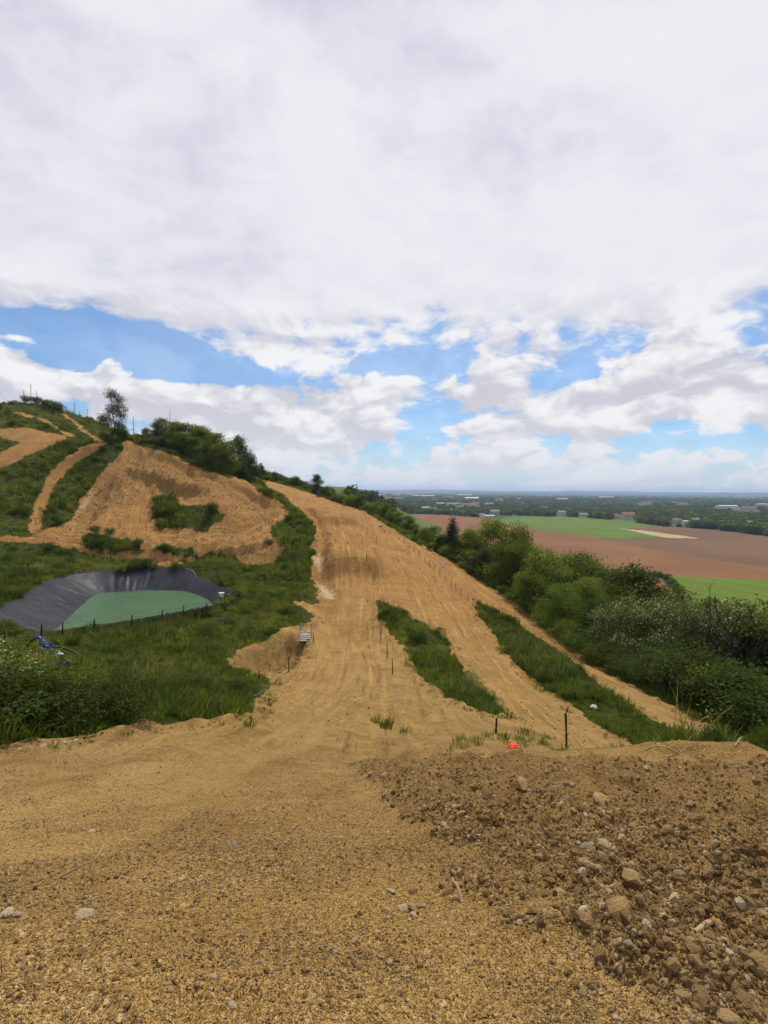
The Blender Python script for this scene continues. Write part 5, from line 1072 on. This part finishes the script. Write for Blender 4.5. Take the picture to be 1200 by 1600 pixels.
# ------------------------------------------------------------------ shrubs and weeds of the banks
for u, d, h, kd, w_, nm, lab, gp in ((12, 13.0, 1.75, 'bloombush', 1.0, 'flowering_shrub', 'shrub with cream flowers at the left picture edge', None), (-50, 11.5, 2.0, 'bloombush', 1.0, 'flowering_shrub', 'shrub with cream flowers cut off by the left picture edge', None),
        (30, 10.8, 1.5, 'weed', 1.35, 'weed_clump', 'dark weed clump in the lower left corner of the grass', 'dark weed clumps of the near bank'), (95, 11.0, 1.25, 'weed', 1.35, 'weed_clump', 'dark weed clump second from the left in the near bank', 'dark weed clumps of the near bank'), (150, 11.9, 1.2, 'weed', 1.35, 'weed_clump', 'dark weed clump third from the left in the near bank', 'dark weed clumps of the near bank'), (180, 12.6, .8, 'weed', 1.3, 'weed_clump', 'dark weed clump at the right end of the near bank thicket', 'dark weed clumps of the near bank'), (265, 14.5, .6, 'weed', 1.2, 'weed_clump', 'small dark weed clump alone at the dirt edge', 'dark weed clumps of the near bank'),
        (-30, 9.8, 1.6, 'weed', 1.3, 'weed_clump', 'dark weed clump running out of the left picture edge', 'dark weed clumps of the near bank'), (75, 13.5, 1.2, 'weedlight', 1.3, 'weed_clump', 'lighter weed clump behind the dark ones at the left', None),
        (655, 41, 1.5, 'bush1', 1.0, 'bush', 'dark round bush inside the middle grass strip', None), (742, 30, 1.4, 'bloombush', .8, 'bush', 'pale grey-green bush near the tip of the middle grass strip', None), (720, 30, .9, 'weedlight', 1.0, 'bush', 'small weed bush left of the pale bush in the middle strip', None), (897, 37, .9, 'bush1', .9, 'bush', 'small dark bush in the lower grass strip', None), (870, 41, .8, 'weedlight', 1.2, 'bush', 'small weed bush in the upper part of the lower grass strip', None), (690, 46, .8, 'weed', 1.2, 'bush', 'weed bush on the upper rim of the middle strip', None),
        (332, 91, 2.2, 'bush1', 1.1, 'bush', 'dark green bush at the right end of the green patch in the cutting', None), (258, 90, 2.6, 'bush0', 1.3, 'bush', 'broad bush at the left end of the green patch in the cutting', None), (270, 92, 2.0, 'bush0', 1.2, 'bush', 'bush at the top of the green patch in the cutting', None), (250, 87, 1.6, 'bush2', 1.2, 'bush', 'light bush at the lower left of the green patch in the cutting', None), (147, 82, 1.5, 'bush1', 1.3, 'bush', 'bush at the left end of the lower green mound below the cutting', None), (172, 82, 1.3, 'bush0', 1.3, 'bush', 'bush in the middle of the lower green mound below the cutting', None), (216, 80, 1.5, 'bush1', 1.0, 'bush', 'bush at the right end of the lower green mound', None), (258, 80, 1.4, 'bush1', 1.1, 'bush', 'left one of two bushes below the berm', None), (285, 79, 1.3, 'bush0', 1.2, 'bush', 'right one of two bushes below the berm', None), (342, 78, .9, 'bush1', 1.1, 'bush', 'lone low bush on the grass above the pond', None),
        (470, 94, 1.8, 'bush0', 1.1, 'bush', 'bush at the top of the trench strip', None), (482, 88, 1.7, 'bush1', 1.2, 'bush', 'dark bush beside the trench on the strip', None), (452, 92, 1.4, 'bush1', 1.1, 'bush', 'low bush left of the trench on the strip', None), (420, 80, 1.2, 'bush0', 1.2, 'bush', 'bush where the strip meets the foot of the cutting', None), (440, 70, 1.3, 'bush1', 1.3, 'bush', 'bush low on the strip left of the drain pipe', None), (430, 52, 1.2, 'weedlight', 1.6, 'bush', 'leafy weeds above the dug-out hollow', None), (390, 47, 1.1, 'weedlight', 1.7, 'bush', 'leafy weeds left above the dug-out hollow', None), (360, 42, 1.0, 'weed', 1.7, 'bush', 'dark weeds on the bank between pond and hollow', None), (455, 47, 1.1, 'weed', 1.5, 'bush', 'dark weeds right above the white metal frame', None), (330, 46, .9, 'weedlight', 1.6, 'bush', 'leafy weeds at the near right corner of the pond', None)):
    place_plant(P[kd], nm, spot(u, d), h, lab, 'shrub' if nm != 'weed_clump' else 'weeds', gp, w_)

# ------------------------------------------------------------------ the valley: houses, woodland, hills
M_wallw = simple('white_render', (.62, .60, .56), .9, .1, .1, .4); M_wallc = simple('cream_render', (.52, .46, .36), .9, .1, .1, .4); M_wallg = simple('grey_render', (.33, .34, .35), .9, .1, .1, .4); M_roofr = simple('clay_tiles', (.24, .135, .09), .9, .1, .2, 1.0); M_roofg = simple('grey_roof', (.20, .20, .21), .8, .2, .2, 1.0); M_roofw = simple('pale_sheet_roof', (.60, .60, .60), .6, .3, .1, 1.0); M_pane = simple('window_glass', (.03, .04, .05), .2, .5)
HOUSES = []
def house(u, v, w_, dp, h, rz, wall, roof, label, cat='house', flat=False):
    q_ = at(u, v, 1) * (PLAIN / at(u, v, 1).z); z = h1(q_.x, q_.y); o = tag(empty('house' if cat == 'house' else cat.replace(' ', '_'), (q_.x, q_.y, z), rz), label, cat, 'buildings scattered in the valley'); HOUSES.append((q_.x, q_.y, w_))
    mb = MB(); mb.box((0, 0, h / 2 - .3), (w_, dp, h + .6)); mb.build('wall', wall, o)
    mb = MB(); e = .5; rh = dp * (.28 if not flat else .08); a, b = w_ / 2 + e, dp / 2 + e
    mb.add([(-a, -b, h), (a, -b, h), (a, b, h), (-a, b, h), (-a, 0, h + rh), (a, 0, h + rh)], [(0, 1, 5, 4), (2, 3, 4, 5), (1, 2, 5), (3, 0, 4), (0, 3, 2, 1)]); r_o = mb.build('roof', roof, o)
    if q_.y < 2600:
        if not flat: mb = MB(); mb.box((w_ * .22, dp * .1, h + rh * .95), (.8, .8, 1.5)); mb.build('chimney', wall, r_o)
        n = max(2, int(w_ / 3.2))
        for i in range(n): mb = MB(); mb.box((-w_ / 2 + (i + .5) * w_ / n, -dp / 2 - .03, h * .52), (1.3, .10, 1.5)); mb.build('window' if i != n // 2 else 'door', M_pane, o)
hl = [(877, 806, 14, 9, 6.5, .1, 'w', 'g', 'white house standing alone at the far edge of the green field'), (772, 806, 16, 10, 8, .3, 'g', 'g', 'grey two-storey house at the left end of the green field'), (764, 809, 15, 9, 4, .2, 'w', 'w', 'low white shed left of the grey house'), (753, 808, 9, 7, 4, .1, 'w', 'g', 'small white hut among the trees left of the low shed'),
      (980, 811, 22, 12, 8, .15, 'c', 'r', 'brown-roofed barn behind the tip of the green field'), (966, 810, 16, 10, 5, .1, 'c', 'r', 'low tiled house left of the brown-roofed barn'), (911, 808, 14, 9, 5, 0, 'c', 'g', 'low cream house half hidden by trees behind the green field'), (1071, 821, 8, 7, 6, 0, 'w', 'w', 'small white gable in the trees right of the barn'), (1056, 818, 14, 9, 5, .2, 'c', 'r', 'tiled house left of the small white gable'), (1086, 817, 12, 9, 5, .1, 'c', 'g', 'pale house right of the small white gable'), (1172, 822, 10, 8, 5, 0, 'w', 'g', 'white house in the trees near the right edge'),
      (666, 796, 20, 11, 5, .2, 'w', 'w', 'white building with pale roof in the trees beyond the vineyard'), (677, 799, 14, 9, 5, .1, 'w', 'g', 'white house right of the pale-roofed building'), (687, 789, 26, 12, 6, .1, 'c', 'w', 'long cream building left in the village'), (709, 791, 40, 14, 6, .05, 'c', 'g', 'very long cream building in the middle of the village'), (697, 799, 24, 10, 4, .1, 'c', 'w', 'pale shed below the long cream building'), (731, 792, 46, 14, 6, .1, 'c', 'r', 'long orange-roofed building in the village'), (737, 780, 70, 40, 8, 0, 'w', 'w', 'large white hall beyond the village'), (718, 795, 18, 10, 5, 0, 'w', 'r', 'white house under the long orange roof'), (743, 789, 22, 11, 6, .1, 'c', 'r', 'tiled house right behind the orange-roofed building'), (764, 790, 26, 11, 6, .1, 'w', 'g', 'white house right of the village'),
      (593, 776, 60, 24, 12, .1, 'w', 'w', 'white block far off above the vineyard'), (604, 780, 44, 14, 7, .1, 'c', 'r', 'tiled row far off right of the white block'), (619, 774, 60, 30, 14, 0, 'w', 'g', 'white tower-like works on the far plain'), (661, 776, 160, 30, 8, 0, 'w', 'w', 'long white works on the far plain'), (640, 774, 90, 30, 9, 0, 'w', 'g', 'white sheds left of the long works on the far plain'), (725, 775, 130, 30, 10, 0, 'w', 'w', 'white sheds in the far town'), (700, 778, 50, 20, 7, .1, 'c', 'r', 'tiled houses in the middle of the far town'), (780, 782, 34, 14, 6, .1, 'c', 'r', 'tiled house in the woods beyond the green field'), (810, 780, 40, 14, 6, .1, 'w', 'w', 'pale roof in the woods beyond the green field'), (879, 781, 60, 16, 7, .1, 'w', 'w', 'pale long roof deep in the woods'), (850, 796, 16, 9, 5, .2, 'c', 'r', 'tiled house in the trees left above the lone white house'),
      (1136, 794, 60, 18, 7, .1, 'w', 'w', 'long pale roof in the woods on the right'), (1168, 797, 40, 14, 6, .1, 'c', 'r', 'tiled roof right of the long pale roof'), (1146, 798, 26, 12, 6, .1, 'w', 'g', 'white house below the long pale roof'), (1067, 789, 30, 12, 6, .1, 'c', 'r', 'tiled house far back right of the barn'), (1008, 788, 40, 14, 6, .1, 'c', 'r', 'tiled row far back above the barn'), (947, 778, 110, 30, 8, 0, 'w', 'w', 'pale works far off above the barn'), (1190, 790, 36, 14, 6, 0, 'w', 'w', 'white roof in the woods at the right edge')]
for (u, v, w_, dp, h, rz, a, b, lab) in hl: house(u, v, w_, dp, h, rz, {'w': M_wallw, 'c': M_wallc, 'g': M_wallg}[a], {'r': M_roofr, 'g': M_roofg, 'w': M_roofw}[b], lab, 'house' if w_ < 30 else 'building', b == 'w')
far_protos = []
for i, (kd, m_) in enumerate((('tree', M_leaf_dark), ('tree', M_leaf_dark), ('tree', M_leaf), ('tall', M_leaf_dark), ('tree', M_leaf_light))):
    rd = random.Random(400 + i); lb = lobes_for('tree', 9, 8.5, rd); lb = [(x, y, z * .82, a * 1.25, b * 1.25, c * 1.3) for x, y, z, a, b, c in lb]; p_, _ = crown_points(lb, 70, 7, .55, .8); far_protos.append(leaf_cloud(p_, rng.uniform(.8, 1.6, len(p_)), 'far_crown', m_, .9, aspect=.8))
n = 26000; u_ = rng.uniform(470, 1340, n); v_ = 769.5 + 72 * rng.random(n) ** 1.6
px_, py_ = [], []
Cm = np.array(CAM)
dv = np.stack([(u_ - 600) / FPX, -(v_ - 800) / FPX, -np.ones(n)], 1) @ Cm.T; t = PLAIN / dv[:, 2]; wx, wy = dv[:, 0] * t, dv[:, 1] * t
good = (dv[:, 2] < -.0035) & (wy > 250) & (np.hypot(wx, wy) < 9500)
for f in (F_green, F_dark, F_tan, F_low, F_up, F_brown): good &= poly_sd(f, wx, wy, 30.0) < -6
good &= fbm(wx / 260, wy / 260, 4, 501) > np.where(np.hypot(wx, wy) > 2200, -.05, -.32)
for hx, hy, hw in HOUSES:
    along = (wx * hx + wy * hy) / math.hypot(hx, hy); across = np.abs(wx * hy - wy * hx) / math.hypot(hx, hy); rh_ = math.hypot(hx, hy); good &= ~((across < hw * .7) & (along < rh_ + 12) & (along > rh_ - (90 if rh_ < 1600 else 400)))
good &= ~((wx < 75) & (wy > 330) & (wy < 800) & (grid_at(klass, wx, wy) == 11)) & ((wx > 60) | (wy > 800))
wx, wy = wx[good], wy[good]
def extra_trees(pts, jit):
    global wx, wy
    for u, v, k in pts:
        g = ground(u, v, 150)
        if g is None: continue
        wx = np.append(wx, g.x + rng.normal(size=k) * jit); wy = np.append(wy, g.y + rng.normal(size=k) * jit)
extra_trees([(u, 897 + (u - 1000) * .17, 1) for u in range(1000, 1046, 4)] + [(1045 + i * 2.2, 905 + i * 3.6, 1) for i in range(11)], 1.0)
extra_trees([(545 + 6 * i, 771 + 1.7 * i, 2) for i in range(10)] + [(u, 794, 1) for u in range(600, 640, 7)] + [(640 + 6 * i, 801, 2) for i in range(20)], 4)
rr_ = np.hypot(wx, wy); n = len(wx); sc = rng.uniform(.6, 1.35, n) * np.where(rr_ > 2500, 1.35, 1.0) * np.where(rr_ < 330, .35, 1.0)
scatter('valley_woodland', np.stack([wx, wy, H(wx, wy) - .3], 1), np.stack([np.zeros(n), np.zeros(n), rng.uniform(0, 6.28, n)], 1), np.stack([sc * np.where(rr_ > 2500, 2.2, 1.1), sc * np.where(rr_ > 2500, 2.2, 1.1), sc], 1), rng.choice([0, 1, 2, 3, 0, 1, 2, 4], n), far_protos, 'dark woods and hedges filling the valley beyond the fields'); print('woodland', n)
# far hills
m_, g, out = new_mat('far_forest_hills'); pos = g.n('ShaderNodeNewGeometry').outputs['Position']; n1 = g.noise(g.vm('MULTIPLY', pos, (1, 1, 6)), .0011, 6, .62)
principled(g, out, g.mix(g.ss(n1, .38, .66), (.030, .046, .024), (.085, .095, .045)), .95, .1)
for i, (r0, r1, hh, sd) in enumerate(((6500, 8000, 20, 1), (8800, 10600, 40, 2), (11000, 13300, 66, 3))):
    aa = np.radians(np.arange(-40, 56, .12)); ts = np.linspace(0, 1, 9); VV = []
    for t in ts:
        r = r0 + (r1 - r0) * t; e = math.sin(math.pi * t); hgt = hh * (1 + .35 * fbm(aa * 14 + sd * 9, aa * 0 + sd, 4, 600 + i)) * (1.0 if i else 1 + .5 * fbm(aa * 6, aa * 0, 2, 77))
        VV.append(np.stack([r * np.sin(aa), r * np.cos(aa), PLAIN - 2 + e * (hgt + 4 * fbm(aa * 60, aa * 0 + t * 3, 2, 610))], 1))
    k = len(aa); ix = np.arange(9 * k).reshape(9, k); f = np.stack([ix[:-1, :-1], ix[:-1, 1:], ix[1:, 1:], ix[1:, :-1]], -1).reshape(-1, 4); tag(link_mesh('far_hills', np_mesh('far_hills', np.vstack(VV), f, m_, True)), kind='structure')
# air
mb = MB(); mb.box((0, 0, (95 - 46) / 2), (28600, 28600, 95 + 46)); hz = mb.build('haze', None or bpy.data.materials.new('haze')); hm = hz.data.materials[0]; hm.use_nodes = True; g = NT(hm.node_tree); out = g.n('ShaderNodeOutputMaterial'); pv = g.n('ShaderNodeVolumePrincipled')
pv.inputs['Color'].default_value = (.50, .68, .98, 1); pv.inputs['Density'].default_value = 1.0e-4; pv.inputs['Anisotropy'].default_value = .2; g.t.links.new(pv.outputs[0], out.inputs['Volume']); tag(hz, 'thin blue haze in the air over the valley', None, None, 'stuff')
